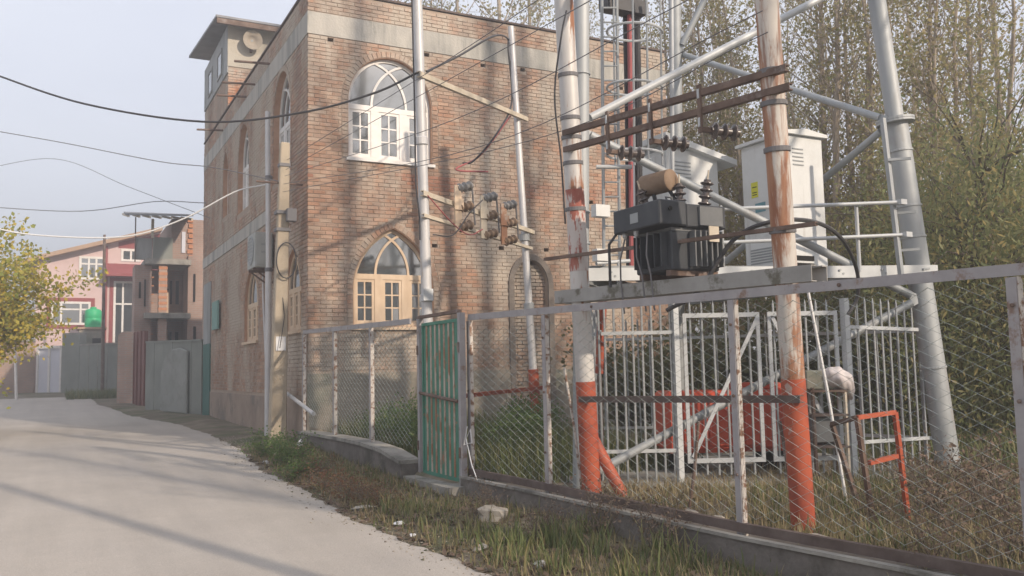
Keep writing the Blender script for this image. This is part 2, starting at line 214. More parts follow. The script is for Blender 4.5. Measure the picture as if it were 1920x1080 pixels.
# ------------------------------------------------------------------ mesh helpers
def unit(v): v = np.asarray(v, float); n = np.linalg.norm(v); return v/n if n > 0 else v
def basis(d):
    d = unit(d); a = np.array([0,0,1.0]) if abs(d[2]) < 0.95 else np.array([1.0,0,0])
    s = unit(np.cross(d, a)); return s, np.cross(s, d)
class MB:
    def __init__(s): s.v = []; s.f = []
    def add(s, vs, fs):
        o = len(s.v); s.v += [tuple(map(float, p)) for p in vs]; s.f += [tuple(i+o for i in f) for f in fs]; return s
    def box(s, a, b):
        x0,y0,z0 = a; x1,y1,z1 = b
        return s.add([(x0,y0,z0),(x1,y0,z0),(x1,y1,z0),(x0,y1,z0),(x0,y0,z1),(x1,y0,z1),(x1,y1,z1),(x0,y1,z1)],
                     [(0,3,2,1),(4,5,6,7),(0,1,5,4),(1,2,6,5),(2,3,7,6),(3,0,4,7)])
    def obox(s, c, ax, ay, az):   # centre and three half-axis vectors
        c, ax, ay, az = map(lambda q: np.asarray(q, float), (c, ax, ay, az))
        P = [c-ax-ay-az, c+ax-ay-az, c+ax+ay-az, c-ax+ay-az, c-ax-ay+az, c+ax-ay+az, c+ax+ay+az, c-ax+ay+az]
        return s.add(P, [(0,3,2,1),(4,5,6,7),(0,1,5,4),(1,2,6,5),(2,3,7,6),(3,0,4,7)])
    def bar(s, p, q, w, h, side=None):   # rectangular bar from p to q: w sideways, h upwards
        p = np.asarray(p, float); q = np.asarray(q, float); d = unit(q-p)
        if side is None: a, b = basis(d)
        else: a = unit(np.asarray(side, float) - d*np.dot(side, d)); b = np.cross(a, d)
        return s.obox((p+q)/2, (q-p)/2, a*w/2, b*h/2)
    def channel(s, p, q, w, h, t=0.008, side=None, lip=0.04):   # C section
        p = np.asarray(p, float); q = np.asarray(q, float); d = unit(q-p); up = np.array([0,0,1.0]); sd = unit(np.cross(d, up)) if side is None else unit(side)
        u = unit(np.cross(sd, d)); u = u if u[2] > 0 else -u
        c = (p+q)/2; hl = (q-p)/2
        s.obox(c, hl, sd*t/2, u*h/2)
        s.obox(c + sd*(w/2+t/2) + u*(h/2-t/2), hl, sd*w/2, u*t/2)
        s.obox(c + sd*(w/2+t/2) - u*(h/2-t/2), hl, sd*w/2, u*t/2)
        return s
    def tube(s, pts, r, n=10, cap=True, r_end=None):
        pts = [np.asarray(p, float) for p in pts]; k = len(pts)
        rs = r if hasattr(r, '__len__') else [r + ((r_end if r_end is not None else r)-r)*i/(k-1) for i in range(k)]
        d0 = unit(pts[1]-pts[0]); a, b = basis(d0); o = len(s.v)
        for i, p in enumerate(pts):
            d = unit((pts[min(i+1,k-1)]-pts[max(i-1,0)])); a = unit(a - d*np.dot(a, d)); b = np.cross(d, a)
            for j in range(n):
                t = 2*math.pi*j/n; s.v.append(tuple(p + rs[i]*(a*math.cos(t)+b*math.sin(t))))
        for i in range(k-1):
            for j in range(n): s.f.append((o+i*n+j, o+i*n+(j+1)%n, o+(i+1)*n+(j+1)%n, o+(i+1)*n+j))
        if cap:
            s.f.append(tuple(o+j for j in reversed(range(n)))); s.f.append(tuple(o+(k-1)*n+j for j in range(n)))
        return s
    def lathe(s, c, axis, prof, n=14):   # prof: list of (radius, distance along axis)
        c = np.asarray(c, float); d = unit(axis); a, b = basis(d); o = len(s.v); k = len(prof)
        for r, h in prof:
            for j in range(n):
                t = 2*math.pi*j/n; s.v.append(tuple(c + d*h + r*(a*math.cos(t)+b*math.sin(t))))
        for i in range(k-1):
            for j in range(n): s.f.append((o+i*n+j, o+i*n+(j+1)%n, o+(i+1)*n+(j+1)%n, o+(i+1)*n+j))
        s.f.append(tuple(o+j for j in reversed(range(n)))); s.f.append(tuple(o+(k-1)*n+j for j in range(n)))
        return s
    def prism(s, poly, off):    # planar polygon extruded by vector off
        n = len(poly); off = np.asarray(off, float); P = [np.asarray(p, float) for p in poly]
        return s.add(P + [p+off for p in P], [tuple(reversed(range(n))), tuple(range(n, 2*n))] + [(i, (i+1)%n, n+(i+1)%n, n+i) for i in range(n)])
    def build(s, name, m, parent=None, loc=None, smooth=False, bevel=0):
        if loc is None:
            loc = root_loc(parent) if parent is not None else np.zeros(3)
        me = bpy.data.meshes.new(name); V = np.array(s.v, float) - np.asarray(loc, float)
        me.from_pydata(V.tolist(), [], s.f); me.update()
        me.materials.append(M[m] if isinstance(m, str) else m)
        bm = bmesh.new(); bm.from_mesh(me); bmesh.ops.recalc_face_normals(bm, faces=bm.faces)
        if bevel > 0: bmesh.ops.bevel(bm, geom=bm.edges[:], offset=bevel, segments=1, affect='EDGES')
        bm.to_mesh(me); bm.free()
        if smooth:
            me.polygons.foreach_set('use_smooth', [True]*len(me.polygons))
            try: me.set_sharp_from_angle(angle=math.radians(40))
            except Exception: pass
        o = bpy.data.objects.new(name, me); COL.objects.link(o)
        if parent is not None: o.parent = parent
        else: o.location = loc
        return o
def root_loc(o):
    while o.parent is not None: o = o.parent
    return np.array(o.location)
def tag(o, label=None, cat=None, group=None, kind=None):
    if label: o['label'] = label
    if cat: o['category'] = cat
    if group: o['group'] = group
    if kind: o['kind'] = kind
    return o
def thing(name, loc, label, cat, group=None):
    e = bpy.data.objects.new(name, None); e.empty_display_size = 0.2; COL.objects.link(e); e.location = [float(c) for c in loc]
    return tag(e, label, cat, group)
def box_part(name, a, b, m, parent, bevel=0): return MB().box(a, b).build(name, m, parent, bevel=bevel)
def copy_tree(o, parent=None):
    c = o.copy(); COL.objects.link(c); c.parent = parent
    for ch in list(o.children): copy_tree(ch, c)
    return c
def raw_mesh(name, V, Fc, m, parent=None, loc=(0,0,0)):
    me = bpy.data.meshes.new(name); V = np.asarray(V, np.float32); Fc = np.asarray(Fc, np.int32); k = Fc.shape[1]
    me.vertices.add(len(V)); me.vertices.foreach_set('co', V.ravel()); me.loops.add(Fc.size); me.loops.foreach_set('vertex_index', Fc.ravel())
    me.polygons.add(len(Fc)); me.polygons.foreach_set('loop_start', np.arange(0, Fc.size, k, dtype=np.int32)); me.update(calc_edges=True); me.validate()
    me.materials.append(M[m]); o = bpy.data.objects.new(name, me); COL.objects.link(o); o.location = loc
    if parent is not None: o.parent = parent
    return o
# ================================================================== ground and road
def road_z(Y): return float(np.interp(Y, [-60,3,6,10,16,28,40,50,70,400], [-.1,0,.1,.2,.33,.38,.62,.88,.95,1.2]))
def yard_z(Y): return float(np.interp(Y, [-60,0,9,13,17], [.28,.32,.34,.44,.44]))
def bumps(x, y): return 0.035*math.sin(1.9*x+0.7*y)*math.sin(1.3*y-0.4*x) + 0.02*math.sin(4.1*x+1.7)*math.sin(3.7*y)
def fx(Y): return 4.70-.1054*(max(-2.5, Y)-5.25)
def wall_x(Y): return fx(Y) if Y < 9.45 else 4.1
def road_edge(Y): return float(np.interp(Y, [-30,0,6,9,13,18,24,30,38], [3.1,3.0,2.92,2.72,2.72,3.05,3.0,2.3,1.6])) + 0.03*math.sin(1.3*Y)+0.02*math.sin(4.7*Y+1)+0.018*math.sin(11.3*Y+2)+0.012*math.sin(23*Y)
def gz(x, y):
    if y > 17.5 or x < wall_x(y):
        z = road_z(y); e = road_edge(y)
        if x > e and y < 36: z += min(1, (x-e)/0.6)*(0.05 + max(0, bumps(x, y))*1.2)
        if y > 17.5 and x > 12: z = max(z, .4)
        return z
    return yard_z(y) + bumps(x, y)*0.8
xs = sorted(set([-900,-400,-200,-100,-50,-25,-12,-7,-4,-2,-1,0,1,2] + list(np.arange(2.5,4.05,.15)) + [4.04] + list(np.arange(4.16,5.6,.08)) + list(np.arange(5.8,16,.4)) + [17,19,22,26,32,40,60,100,200,400,900]))
ys = sorted(set([-900,-400,-200,-100,-50,-25,-15] + list(np.arange(-10,18,.3)) + [9.44,9.46,17.49,17.51] + list(np.arange(18,60,1.0)) + [65,70,80,100,150,200,400,900]))
V = [(x, y, gz(x, y)) for y in ys for x in xs]; nx = len(xs)
Fc = [(j*nx+i, j*nx+i+1, (j+1)*nx+i+1, (j+1)*nx+i) for j in range(len(ys)-1) for i in range(nx-1)]
g = raw_mesh('ground', V, Fc, 'soil'); tag(g, kind='structure')
ry = list(np.arange(-12, 3, .4))+list(np.arange(3, 20, .07))+list(np.arange(20, 45, .3)); V = []; Fc = []
for y in ry:
    e = road_edge(y); l = -3.6 if y < 33 else -40
    for k in range(13): t = k/12; V.append((l+(e-l)*t**(.5 if l > -10 else .25), y, road_z(y)+.008))
for j in range(len(ry)-1):
    for k in range(12): Fc.append((j*13+k, j*13+k+1, (j+1)*13+k+1, (j+1)*13+k))
r = raw_mesh('road', V, Fc, 'road'); tag(r, kind='structure')
# ================================================================== main brick building
XB, YB, ZT = 4.114, 15.9, 8.88
bld = thing('brick_building', (XB, YB, .35), 'two-storey brick building with tall arched windows and a concrete band under its parapet', 'building')
class Open:     # an opening with a round or pointed head, in wall coordinates (u, z)
    def __init__(s, u, w, z0, zs, rise, kind): s.u=u; s.hw=w/2; s.z0=z0; s.zs=zs; s.rise=rise; s.kind=kind
    def o(s, t):      # half width at height t above the springing
        if t <= 0: return s.hw
        if t >= s.rise: return 0.0
        if s.kind == 'round': return s.hw*math.sqrt(max(0, 1-(t/s.rise)**2))
        if s.kind == 'rect': return s.hw
        R = (s.hw**2+s.rise**2)/(2*s.hw); return max(0, math.sqrt(max(0, R*R-t*t))-(R-s.hw))
    def iv(s, za, zb):
        if zb <= s.z0 or za >= s.zs+s.rise: return None
        h = s.o(max(0, za-s.zs)) if za > s.z0 else s.hw
        return (s.u-h, s.u+h) if h > 0.01 else None
    def outline(s, n=14, grow=0):
        if s.kind == 'rect': return [(s.u-s.hw, s.z0), (s.u+s.hw, s.z0), (s.u+s.hw, s.zs+s.rise), (s.u-s.hw, s.zs+s.rise)]
        P = [(s.u-s.hw, s.z0), (s.u+s.hw, s.z0)]
        ts = [s.rise*math.sin(math.pi/2*i/n) for i in range(n+1)]
        P += [(s.u+s.o(t), s.zs+t) for t in ts]; P += [(s.u-s.o(t), s.zs+t) for t in reversed(ts[:-1])]
        return P
    def head(s, n=14, extra=0):
        ts = [s.rise*math.sin(math.pi/2*i/n) for i in range(n+1)]
        P = [(s.u-s.o(t), s.zs+t) for t in ts] + [(s.u+s.o(t), s.zs+t) for t in reversed(ts[:-1])]
        return P
class Face:
    def __init__(s, org, ud, nd): s.o = np.asarray(org, float); s.u = np.asarray(ud, float); s.n = np.asarray(nd, float)
    def P(s, u, z, d=0): return s.o + s.u*u + np.array([0,0,1.0])*z + s.n*d
front = Face((0, YB, 0), (1,0,0), (0,-1,0))       # u = world X
left = Face((XB, 0, 0), (0,1,0), (-1,0,0))        # u = world Y
def wall_panel(name, face, outer, holes, d_front, thick, m, parent):
    cu = bpy.data.curves.new(name, 'CURVE'); cu.dimensions = '2D'; cu.fill_mode = 'BOTH'; cu.extrude = thick/2
    for poly in [outer]+holes:
        sp = cu.splines.new('POLY'); sp.points.add(len(poly)-1); sp.use_cyclic_u = True
        for i, p in enumerate(poly): sp.points[i].co = (p[0], p[1], 0, 1)
    ob = bpy.data.objects.new(name, cu); COL.objects.link(ob); dg = bpy.context.evaluated_depsgraph_get()
    me = bpy.data.meshes.new_from_object(ob.evaluated_get(dg)); bpy.data.objects.remove(ob)
    mb = MB(); vs = [face.P(v.co[0], v.co[1], d_front-thick/2+v.co[2]) for v in me.vertices]; mb.add(vs, [tuple(p.vertices) for p in me.polygons])
    return mb.build(name, m, parent)
def ribbon(mb, face, pts, w, d0, d1, closed=False):    # flat bar of width w following a line in the wall plane
    n = len(pts); P = [np.array(p, float) for p in pts]; A = []; B = []
    for i in range(n):
        p0 = P[(i-1) % n] if (closed or i > 0) else P[i]; p1 = P[(i+1) % n] if (closed or i < n-1) else P[i]
        a = unit(P[i]-p0) if np.linalg.norm(P[i]-p0) > 1e-9 else unit(p1-P[i]); b = unit(p1-P[i]) if np.linalg.norm(p1-P[i]) > 1e-9 else a
        t = unit(a+b); nrm = np.array([-t[1], t[0]]); k = 1/max(.5, np.dot(nrm, np.array([-b[1], b[0]])))
        A.append(P[i]+nrm*w/2*k); B.append(P[i]-nrm*w/2*k)
    vs = []
    for i in range(n): vs += [face.P(*A[i], d0), face.P(*B[i], d0), face.P(*B[i], d1), face.P(*A[i], d1)]
    fs = []
    for i in range(n if closed else n-1):
        j = (i+1) % n
        for k in range(4): fs.append((4*i+k, 4*i+(k+1) % 4, 4*j+(k+1) % 4, 4*j+k))
    if not closed: fs += [(0,1,2,3), (4*(n-1)+3, 4*(n-1)+2, 4*(n-1)+1, 4*(n-1))]
    mb.add(vs, fs)
def wbox(mb, face, u0, u1, z0, z1, d0, d1):
    mb.add([face.P(u0,z0,d0),face.P(u1,z0,d0),face.P(u1,z1,d0),face.P(u0,z1,d0),face.P(u0,z0,d1),face.P(u1,z0,d1),face.P(u1,z1,d1),face.P(u0,z1,d1)],
           [(0,3,2,1),(4,5,6,7),(0,1,5,4),(1,2,6,5),(2,3,7,6),(3,0,4,7)])
def arched_window(face, op, m, parent, zt, inset=.11, lights=3, rows=3, sill=True, label=None, deep=.27):
    """window part: frame mesh; sub-parts: casements, glazing bars, tracery, panes, reveal, sill"""
    fb = MB(); fw = .07
    inner = Open(op.u, 2*op.hw-fw, op.z0+fw/2, op.zs, op.rise-fw/2, op.kind)
    ribbon(fb, face, inner.outline(), fw, -inset-.06, -inset, True)
    win = fb.build('window', m, parent);
    if label: win['label'] = label
    hw = op.hw-fw; z0 = op.z0+fw
    mb = MB(); wbox(mb, face, op.u-hw, op.u+hw, zt-.05, zt+.05, -inset-.055, -inset+.004); mb.build('transom', m, win)
    # lights: side casements narrower, the middle one wider
    if lights == 3: cuts = [-hw, -hw*.37, hw*.37, hw]
    else: cuts = [-hw, 0, hw]
    for k in cuts[1:-1]:
        mb = MB(); wbox(mb, face, op.u+k-.08, op.u+k+.08, z0, zt-.05, -inset-.05, -inset+.002); mb.build('mullion', m, win)
    for a, b in zip(cuts[:-1], cuts[1:]):
        a2 = a + (.08 if a > -hw else 0); b2 = b - (.08 if b < hw else 0); s = .055
        cb = MB(); ribbon(cb, face, [(op.u+a2+s/2, z0+s/2), (op.u+b2-s/2, z0+s/2), (op.u+b2-s/2, zt-.05-s/2), (op.u+a2+s/2, zt-.05-s/2)], s, -inset-.045, -inset-.012, True); cb.build('casement', m, win)
        ua, ub, za, zb = op.u+a2+s, op.u+b2-s, z0+s, zt-.05-s
        gb = MB(); um = (ua+ub)/2; wbox(gb, face, um-.014, um+.014, za, zb, -inset-.04, -inset-.018)
        for q in range(1, rows): zz = za+(zb-za)*q/rows; wbox(gb, face, ua, um-.0141, zz-.013, zz+.013, -inset-.039, -inset-.019); wbox(gb, face, um+.0141, ub, zz-.013, zz+.013, -inset-.039, -inset-.019)
        gb.build('glazing_bar', m, win)
        for cu in ((ua, um), (um, ub)):
            for q in range(rows):
                pb = MB(); wbox(pb, face, cu[0]+.003, cu[1]-.003, za+(zb-za)*q/rows+.003, za+(zb-za)*(q+1)/rows-.003, -inset-.034, -inset-.028)
                c = sum(np.array(v) for v in pb.v)/8; tilt = (random.uniform(-.018,.018), random.uniform(-.018,.018))
                pb.v = [tuple(np.array(v)+face.n*(np.dot(np.array(v)-c, face.u)*tilt[0]+(v[2]-c[2])*tilt[1])) for v in pb.v]
                pb.build('pane', 'glass', win)
    # head with intersecting tracery
    zb0 = zt+.05; H = op.zs+op.rise-fw-zb0
    def O(t): return max(0.0, inner.o(zb0+t-op.zs)-fw/2)
    tt = hw*.45; R = (tt+hw*.75)*.95
    def A(t): return tt-R+math.sqrt(max(0, R*R-t*t))     # right-hand arc, bends to the left
    ts = [H*i/24 for i in range(25)]
    zend = next((t for t in ts if A(t) < 0 and -A(t) >= O(t)-.01), H*.97); zc = next((t for t in ts if A(t) <= 0), H*.6)
    for sg in (1, -1):
        tb = MB(); ribbon(tb, face, [(op.u+sg*A(zend*i/14), zb0+zend*i/14) for i in range(15)], .045, -inset-.05-(.002 if sg > 0 else 0), -inset-.006-(.002 if sg > 0 else 0)); tb.build('tracery', m, win)
    def strip(lo, hi, t0, t1, n=10):
        L = []; Rr = []
        for i in range(n+1):
            t = t0+(t1-t0)*i/n; a, b = lo(t), hi(t)
            if b-a < .012: a = b = (a+b)/2; a -= .006; b += .006
            L.append(face.P(op.u+a, zb0+t, -inset-.032)); Rr.append(face.P(op.u+b, zb0+t, -inset-.032))
        MB().prism(L+Rr[::-1], -face.n*.006).build('pane', 'glass', win)
    strip(lambda t: -A(t)+.01, lambda t: A(t)-.01, .002, zc-.02)
    strip(lambda t: -O(t), lambda t: min(-abs(A(t)), A(t))-.01 if t < zc else min(-O(t)+.012, 0) if -O(t) > A(t) else A(t)-.01, .002, zend)
    strip(lambda t: max(abs(A(t)), -A(t))+.01 if t < zc else (O(t)-.012 if O(t) < -A(t) else -A(t)+.01), lambda t: O(t), .002, zend)
    strip(lambda t: -min(O(t), max(.008, -A(t)-.01)) , lambda t: min(O(t), max(.008, -A(t)-.01)), zc+.02, H-.01)
    rb = MB(); ribbon(rb, face, op.outline(), .016, -deep, -.013, True); rb.build('reveal', 'reveal', win)
    if sill: mb = MB(); wbox(mb, face, op.u-op.hw-.04, op.u+op.hw+.04, op.z0-.06, op.z0-.002, -.2, .05); mb.build('sill', m if m == 'raw_wood' else 'white_wood', win)
    return win
w_up = Open(5.745, 1.72, 5.69, 6.80, .94, 'round'); w_lo = Open(5.78, 1.62, 2.48, 3.18, 1.20, 'pointed')
niche = Open(8.77, .80, .5, 3.35, .52, 'round')
puts = [(6.63,4.08),(8.1,4.1),(9.16,4.11),(7.76,8.31-.42),(8.69,7.93),(4.55,7.93),(11.2,7.86),(6.51,7.93),(10.3,5.2)]
putops = [Open(u, .11, z-.04, z-.04, .075, 'rect') for u, z in puts]
fh = [w_up, w_lo]+putops
wall_panel('front_wall', front, [(XB+.012,.1),(12.45,.1),(12.45,ZT-.02),(XB+.012,ZT-.02)], [o.outline() for o in fh]+[niche.outline()], -.012, .3, 'mortar', bld)
lu = [Open(18.03, 1.55, 5.65, 6.85, 1.05, 'round'), Open(22.15, 1.45, 5.68, 6.85, 1.0, 'round'), Open(24.7, .85, 5.95, 7.1, .65, 'pointed')]
ll = [Open(17.07, 1.30, 2.45, 3.25, .80, 'pointed'), Open(21.1, 1.62, 2.40, 3.25, .86, 'pointed')]
lh = lu+ll
YE = 28.6
wall_panel('side_wall', left, [(YB+.3135,.1),(YE,.1),(YE,ZT-.02),(YB+.3135,ZT-.02)], [o.outline() for o in lh], -.012, .3, 'mortar', bld)
mb = MB(); mb.box((12.15, YB+.3135, .1), (12.449, YE, ZT-.03)); mb.build('end_wall', 'far_brick', bld)
mb = MB(); mb.box((XB+.3135, YE-.3, .1), (12.149, YE, ZT-.03)); mb.build('rear_wall', 'far_brick', bld)
mb = MB(); mb.box((XB+.32, YB+.32, 8.2), (12.14, YE-.31, 8.35)); mb.build('roof_slab', 'concrete', bld)
mb = MB(); mb.box((XB+.32, YB+.32, 4.9), (12.14, YE-.31, 5.1)); mb.build('floor_slab', 'concrete', bld)
mb = MB(); wbox(mb, front, 8.0, 9.6, .5, 4.0, -.32, -.315); mb.build('niche_back', 'mortar', bld)
# concrete band below the parapet, thin coping, plinth
mb = MB(); wbox(mb, front, XB-.006, 12.45, 7.99, 8.42, -.011, .008); mb.build('band', 'band', bld)
mb = MB(); wbox(mb, left, YB+.012, YE, 7.99, 8.42, -.011, .0062); mb.build('band', 'band', bld)
mb = MB(); wbox(mb, front, XB-.02, 12.46, ZT-.005, ZT+.035, -.32, .025); wbox(mb, left, YB+.33, YE, ZT-.004, ZT+.034, -.3, .02); mb.build('coping', 'brown_rail', bld)
mb = MB(); wbox(mb, front, XB-.012, 8.25, .1, 1.62, -.011, .016); wbox(mb, front, 9.3, 12.45, .1, 1.6, -.011, .016); mb.build('plinth', 'plaster', bld)
mb = MB(); wbox(mb, left, YB+.012, YE, .1, 1.15, -.011, .0122); mb.build('plinth', 'plaster_brown', bld)
mb = MB(); wbox(mb, left, 19.5, YE, 4.92, 5.22, -.011, .0082); mb.build('floor_band', 'band', bld)
# bricks ---------------------------------------------------------------
PAL = [(.41,.255,.18),(.375,.24,.175),(.44,.30,.22),(.34,.24,.185),(.44,.335,.26),(.40,.225,.15),(.37,.29,.235),(.42,.32,.25)]
PW = [.2,.18,.16,.12,.1,.1,.08,.06]
def lay(face, u0, u1, z0, z1, holes, keep=None, pitch=.076, L=.228):
    out = []; row = int(round(z0/pitch))
    while (row+1)*pitch <= z1+1e-6:
        za = row*pitch+.006; zb = (row+1)*pitch-.006
        if za >= z0-1e-6:
            off = (row % 2)*L/2 + random.uniform(-.01,.01); u = u0 - off
            while u < u1:
                segs = [(max(u+.006, u0), min(u+L-.006, u1))]
                for h in holes:
                    iv = h.iv(za, zb)
                    if iv is None: continue
                    ns = []
                    for a, b in segs:
                        if iv[1]+.004 <= a or iv[0]-.004 >= b: ns.append((a, b)); continue
                        if iv[0]-.004 > a: ns.append((a, iv[0]-.004))
                        if iv[1]+.004 < b: ns.append((iv[1]+.004, b))
                    segs = ns
                for a, b in segs:
                    if b-a > .03: out.append((face, a, b, za, zb))
                u += L
        row += 1
    return out
class Band:
    def __init__(s, u0, u1, z0, z1): s.a = (u0, u1, z0, z1)
    def iv(s, za, zb): return (s.a[0], s.a[1]) if zb > s.a[2] and za < s.a[3] else None
ring = lambda o, g: Open(o.u, 2*o.hw+2*g, o.z0-(.065 if g > 0 else 0), o.zs, o.rise+g*(1.0 if o.kind == 'round' else 1.25), o.kind)
BR = lay(front, XB, 12.45, .36, ZT-.02, [ring(w_up,.125), ring(w_lo,.125), ring(niche,.12)]+putops+[Band(0,20,7.985,8.425), Band(XB-.1,8.26,0,1.63), Band(9.29,20,0,1.61)])
BR += lay(Face((0,YB+.13,0),(1,0,0),(0,-1,0)), 8.37, 9.17, .5, 3.8, [])    # bricked-up doorway, set back
BL = lay(left, YB+.035, YE, .36, ZT-.02, [ring(o,.0) if o in ll else ring(o,.12) for o in lh]+[Band(0,40,7.985,8.425), Band(0,40,0,1.16), Band(19.48,40,4.91,5.23), Band(26.9,28.25,0,4.4)])
# string course of proud bricks at floor level and rings over the openings
def voussoirs(face, op, g=.115, d=.004, step=.088):
    P = op.head(30); s = 0; pts = [np.array(p) for p in P]; segl = [np.linalg.norm(pts[i+1]-pts[i]) for i in range(len(pts)-1)]; tot = sum(segl); n = max(6, int(tot/step)); out = []
    for k in range(n):
        t = (k+.5)/n*tot; i = 0
        while t > segl[i] and i < len(segl)-1: t -= segl[i]; i += 1
        p = pts[i]+(pts[i+1]-pts[i])*t/segl[i]; tg = unit(pts[i+1]-pts[i]); nr = np.array([-tg[1], tg[0]]);
        c = p+nr*(g/2+.004); out.append((face, c, nr*(g/2-.002), tg*(tot/n/2-.005), d))
    return out
def jamb(face, op, g=.115):
    out = []; z = op.z0
    while z < op.zs-.03:
        for sg in (-1, 1): out.append((face, np.array([op.u+sg*(op.hw+g/2+.004), z+.04]), np.array([g/2-.002, 0]), np.array([0, .036]), .004))
        z += .085
    return out
VS = []
rb = MB(); ribbon(rb, front, [(niche.u-niche.hw-.065, .7)]+Open(niche.u, niche.hw*2+.13, niche.z0, niche.zs, niche.rise+.065, 'round').head(14)+[(niche.u+niche.hw+.065, .7)], .12, -.011, .03); rb.build('arch_ring', 'ring', bld)
for f, o in ((front, w_up), (front, w_lo)): VS += voussoirs(f, o)+jamb(f, o)
for o in lu: VS += voussoirs(left, o)+jamb(left, o)
bricks = []      # (8 corner points, colour)
def pick(shade=1.0):
    c = (np.array(PAL[rng.choice(len(PAL), p=PW)])*.78+np.array((.39,.275,.205))*.22)*rng.uniform(.9,1.1)*shade; return c
for f, a, b, za, zb in BR+BL:
    d = rng.normal(0, .0018); j = rng.normal(0, .0016, 8)
    q = [f.P(a,za,-.02), f.P(b,za,-.02), f.P(b,zb,-.02), f.P(a,zb,-.02), f.P(a+.001+j[0],za+.001,d+j[4]), f.P(b-.001+j[1],za+.001,d+j[5]), f.P(b-.001+j[2],zb-.001,d+j[6]), f.P(a+.001+j[3],zb-.001,d+j[7])]
    bricks.append((q, pick() if not (f is front and 5.16 < za < 5.44) else np.array((.37,.19,.13))*rng.uniform(.85,1.12)))
for f, c, r, t, d in VS:
    q = [f.P(*(c-r-t),-.02), f.P(*(c+r-t),-.02), f.P(*(c+r+t),-.02), f.P(*(c-r+t),-.02), f.P(*(c-r-t),d), f.P(*(c+r-t),d), f.P(*(c+r+t),d), f.P(*(c-r+t),d)]
    bricks.append((q, pick(.9)))
BF = np.array([(4,5,6,7),(0,1,5,4),(1,2,6,5),(2,3,7,6),(3,0,4,7)])
def brick_obj(name, items, parent, loc0):
    V = np.concatenate([np.array(q) for q, c in items])-np.asarray(loc0); Fc = np.concatenate([BF+8*i for i in range(len(items))])
    me = bpy.data.meshes.new(name); me.from_pydata(V.tolist(), [], Fc.tolist()); me.update()
    at = me.color_attributes.new('col', 'FLOAT_COLOR', 'POINT'); C = np.repeat(np.array([list(c)+[1.0] for q, c in items]), 8, axis=0); at.data.foreach_set('color', C.astype(np.float32).ravel())
    bm = bmesh.new(); bm.from_mesh(me); bmesh.ops.recalc_face_normals(bm, faces=bm.faces); bm.to_mesh(me); bm.free()
    me.materials.append(M['brick']); o = bpy.data.objects.new(name, me); COL.objects.link(o); o.parent = parent; return o
bl = root_loc(bld)
# the 300 that show largest: front bricks near the corner, above the fence
near = sorted([i for i, (q, c) in enumerate(bricks[:len(BR)]) if q[4][2] > 2.4 and abs(np.mean([p[1] for p in q[4:]])-YB) < .05], key=lambda i: np.linalg.norm(bricks[i][0][4]-CC)-(.5 if bricks[i][0][5][0]-bricks[i][0][4][0] > .2 else 0))[:300]
ns = set(near)
rest = brick_obj('brickwork', [b for i, b in enumerate(bricks) if i not in ns], bld, bl); tag(rest, kind='stuff')
variants = {}
for i in near:
    q, c = bricks[i]; w = round(float(q[1][0]-q[0][0]), 2); key = (w, i % 14)
    if key not in variants:
        o = brick_obj('brick', [(q, c)], bld, q[0]); variants[key] = o
    else:
        o = variants[key].copy(); COL.objects.link(o); o.parent = bld
    o.location = np.array(q[0])-bl
# windows --------------------------------------------------------------
arched_window(front, w_up, 'white_wood', bld, 6.72, label='white round-headed upper window on the sunlit front')
arched_window(front, w_lo, 'raw_wood', bld, 3.44, label='unpainted pointed lower window on the sunlit front')
for k, o in enumerate(lu): arched_window(left, o, 'white_wood', bld, o.zs-.05, lights=3 if k < 2 else 2, sill=False, inset=.13, deep=.28)
for o in ll: arched_window(left, o, 'raw_wood', bld, o.zs+.0, lights=3, sill=True, inset=.08)
# side door with render panel, drain spouts, vertical stains stay in the band material
mb = MB(); wbox(mb, left, 26.95, 28.2, .4, 2.55, -.01, .03); mb.build('door', 'dkgreen', bld)
mb = MB(); wbox(mb, left, 26.92, 28.23, 2.56, 4.38, -.01, .02); mb.build('render_panel', 'sheet_grey', bld)
for px, py, L in ((505,160,.75),(478,186,.75),(462,190,.7),(418,268,.7),(425,130,.5)):
    p = hX(px, py, XB)
    if not (16 < p[1] < 24.2 or 25 < p[1] < 28.5): continue
    p[2] = 8.46; MB().tube([p+(.05,0,0), p+(-L,0,-.05)], .028, 8).build('drain_spout', 'brown_steel', bld)
# stair tower on the roof corner -----------------------------------------
TY0, TX1, TY1 = 24.45, 7.0, 28.58
lface = Face((XB+.003, 0, 0), (0,1,0), (-1,0,0)); tface = Face((0, TY0, 0), (1,0,0), (0,-1,0))
st = []
mb = MB(); mb.box((XB+.02, TY0+.02, ZT+.04), (TX1, TY1, 11.28)); mb.build('stair_tower', 'mortar', bld)
for f, a, b, za, zb in lay(tface, XB+.01, TX1, ZT+.04, 10.1, [])+lay(Face((XB+.004,0,0),(0,1,0),(-1,0,0)), TY0+.03, TY1, ZT+.04, 9.9, []):
    d = rng.normal(0, .002); st.append(([f.P(a,za,-.03), f.P(b,za,-.03), f.P(b,zb,-.03), f.P(a,zb,-.03), f.P(a,za,d), f.P(b,za,d), f.P(b,zb,d), f.P(a,zb,d)], pick() if a > XB+.3 or f.u[1] > 0 else np.array((.48,.20,.10))*rng.uniform(.85,1.1)))
sb = brick_obj('stair_tower_brickwork', st, bld, bl); tag(sb, kind='stuff')
mb = MB(); wbox(mb, tface, XB-.005, TX1, 10.1, 11.25, -.02, .006); mb.build('block_infill', 'block', bld)
mb = MB(); wbox(mb, lface, TY0+.01, TY1, 9.92, 11.25, -.015, .02); sp_ = mb.build('sheet_cladding', 'sheet_grey', bld)
